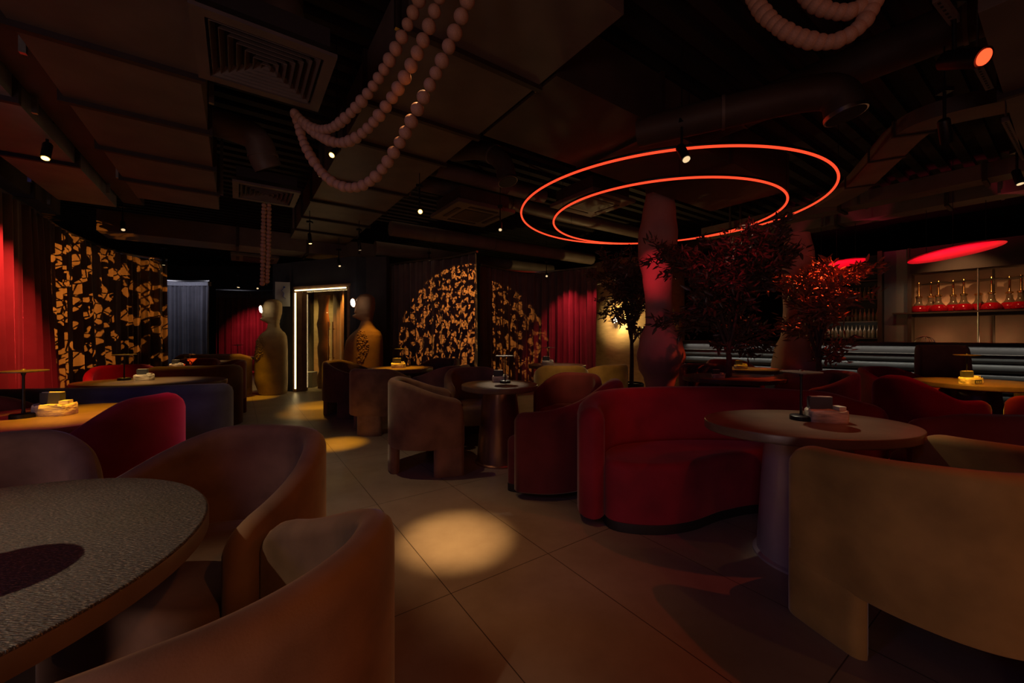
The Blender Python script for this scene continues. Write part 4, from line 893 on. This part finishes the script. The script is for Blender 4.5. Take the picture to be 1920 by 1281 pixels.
spot('black spotlight at the right frame edge above the bar', 1913, 345, 2.75, (5.0, 3.2, 0.0), 'lens_white', r=0.031)
spot('spotlight by the large diffuser, small bright lens among the beads', 622, 291, 2.80, (-2.0, 2.2, 1.2), 'lens_amber', r=0.028, L=0.12)
spot('tiny spotlight in front of the patterned curtain panel', 806, 503, 2.66, (-1.3, 7.6, 1.4), 'lens_white', r=0.03)
spot('tiny spotlight in front of the half red curtain', 1025, 518, 2.60, (0.72, 6.6, 0.75), 'lens_white', r=0.03)
spot('tiny spotlight at far left back with a beam below it', 447, 539, 2.56, (XP(432, 10.5), 10.5, 0.0), 'lens_white', r=0.04)
spot('tiny spotlight behind the short bead string', 483, 541, 2.50, (XP(505, 8.3), 8.1, 0.2), 'lens_white', r=0.03)
# beams of fixtures that are not modelled, plus some added fill
def beam(x, y, ax_, ay, z1, col, wt, ang_, bl=0.7, z=2.85, size=0.02): return light('ceiling_beam', 'SPOT', (x, y, z), (ax_, ay, z1), col, wt, size, ang_, bl)
beam(-0.30, 1.45, -0.34, 2.38, 0, (1.0, 0.55, 0.19), 620, 15.5, 1.0)
beam(-0.5, 2.2, -0.34, 2.20, 0, (1.0, 0.50, 0.20), 42, 50, 1.0)
beam(-2.3, 4.3, -1.98, 4.45, 0, AMBER, 520, 15, 1.0)
beam(-2.45, 2.1, -2.62, 2.42, 0.75, AMBER, 600, 26, 1.0)
beam(-3.6, 3.6, -3.75, 4.1, 0.75, WARM, 200, 24, 0.9)
beam(-4.9, 5.6, -4.9, 5.75, 0.75, WARM, 250, 22, 0.9)
beam(-5.5, 6.9, -5.5, 7.1, 0.75, WARM, 200, 20, 0.9)
beam(-5.9, 8.4, -5.9, 8.5, 0.75, WHITE, 60, 20, 0.9)
beam(-1.7, 5.6, -1.62, 5.75, 0.75, AMBER, 520, 22, 0.9)
beam(0.72, 6.2, 0.72, 6.35, 0.75, WHITE, 60, 20, 0.9)
beam(3.35, 5.5, 3.35, 5.6, 0.75, AMBER, 150, 22, 0.9)
beam(2.6, 4.4, 2.55, 4.55, 0.75, WHITE, 50, 28, 0.9)
beam(-2.9, 1.0, -1.2, 0.82, 0.75, (1.0, 0.74, 0.46), 105, 30, 1.0)
beam(-5.2, 7.6, XP(472, 7.7), 7.7, 0.0, AMBER, 260, 20, 0.8)
beam(-2.9, 6.6, XP(600, 6.9), 6.9, 0.0, AMBER, 300, 22, 0.8)
beam(2.1, 8.0, XP(1150, 9.2), 9.2, 1.35, (1.0, 0.66, 0.26), 160, 36, 1.0)
beam(3.3, 8.1, 3.1, 8.9, 0.9, (1.0, 0.60, 0.24), 60, 60, 1.0)
beam(2.6, 0.3, 2.0, 1.5, 0.5, (1.0, 0.42, 0.06), 8.5, 60, 1.0, z=2.7)
beam(0.8, -0.3, -0.6, 1.1, 0.5, (1.0, 0.32, 0.07), 16, 60, 1.0, z=2.2)
beam(-1.5, 3.4, -1.4, 3.4, 0, (1.0, 0.66, 0.34), 38, 75, 1.0)  # added broad fill to lift the aisle floor
# red
beam(0.9, 4.3, 2.22, 6.0, 2.05, RED, 110, 22, 1.0, z=2.75)
beam(1.3, 1.4, 1.05, 2.75, 0.45, RED, 16, 32, 1.0)
beam(2.9, 1.2, 1.1, 1.6, 0.0, (1.0, 0.09, 0.02), 34, 70, 1.0)
beam(4.5, 4.85, 3.80, 4.95, 1.7, (1.0, 0.085, 0.02), 620, 48, 0.9, z=2.9)
beam(1.8, 3.3, 2.5, 4.6, 1.9, RED, 45, 50, 1.0)  # added red fill on the largest tree
beam(0.3, 3.0, 0.95, 5.4, 0.5, (1.0, 0.6, 0.2), 110, 30, 1.0)  # added warm fill on the tan armchairs
light('curtain_fill', 'AREA', (-8.9, 10.0, 2.75), (-9.2, 10.8, 1.2), (0.8, 0.8, 1.0), 4, 1.0, sizey=0.1)  # unseen fill added to brighten the pale grey curtain
beam(4.1, 2.9, 4.1, 3.9, 0.5, RED, 40, 50, 1.0)
beam(-1.5, 3.2, -2.2, 2.35, 0.7, (1.0, 0.04, 0.22), 150, 26, 1.0)
beam(-4.6, 3.9, -5.15, 3.98, 1.3, (1.0, 0.035, 0.03), 380, 70, 1.0, z=2.75)
beam(1.15, 8.55, 1.25, 9.15, 1.35, RED, 95, 66, 1.0, z=2.62)
beam(1.65, 8.3, 1.7, 8.8, 1.35, RED, 60, 60, 1.0, z=2.62)
beam(-8.5, 12.3, -8.7, 13.2, 1.4, RED, 150, 70, 1.0, z=2.6)
beam(0.9, 2.2, 0.7, 3.5, 0.75, RED, 20, 40, 1.0)
# patterned glass projectors
g = light('pattern_projector', 'SPOT', (-3.7, 5.9, 2.0), (-6.75, 6.35, 1.5), (1.0, 0.31, 0.03), 700, 0.004, 58, 0.06); gobo(g, 13, 0.52, None, 2.0)
g = light('pattern_projector', 'SPOT', (-0.9, 5.2, 2.5), (-0.95, 7.9, 1.45), (1.0, 0.35, 0.05), 700, 0.004, 46, 0.05); gobo(g, 20, 0.51, None, 5.0, 1.5)
light('lobby_spot', 'SPOT', (-3.95, 9.0, 2.4), (-4.15, 9.6, 1.2), (1.0, 0.34, 0.04), 150, 0.02, 60, 0.9)
light('lobby_wall_fill', 'SPOT', (XP(588, 9.4), 9.4, 2.65), (XP(588, 9.9), 9.9, 0.8), (1.0, 0.72, 0.22), 110, 0.02, 90, 0.9)  # added overhead spot that brightens the lobby wall
t = thing('lobby_plinth', 'low pale box in the lobby seen through the left side of the glass door', 'plinth', (XP(578, 9.3), 9.3, 0))
MB().pad([(0.16, -0.12), (0.16, 0.12), (-0.16, 0.12), (-0.16, -0.12)], 0, 0.36, 0.01, 0.01, 2).obj('box', 'poster', t, smooth=False)
t = thing('globe_lamp', 'small glowing lamp on the pale lobby box behind the glass door', 'lamp', (XP(571, 9.3), 9.3, 0.361))
MB().lathe([(0.05, 0), (0.05, 0.02), (0.01, 0.03), (0.01, 0.06)], 16).obj('base', 'black', t); MB().sphere((0, 0, 0.11), 0.055, 16, 10).obj('globe', 'lens_amber', t)
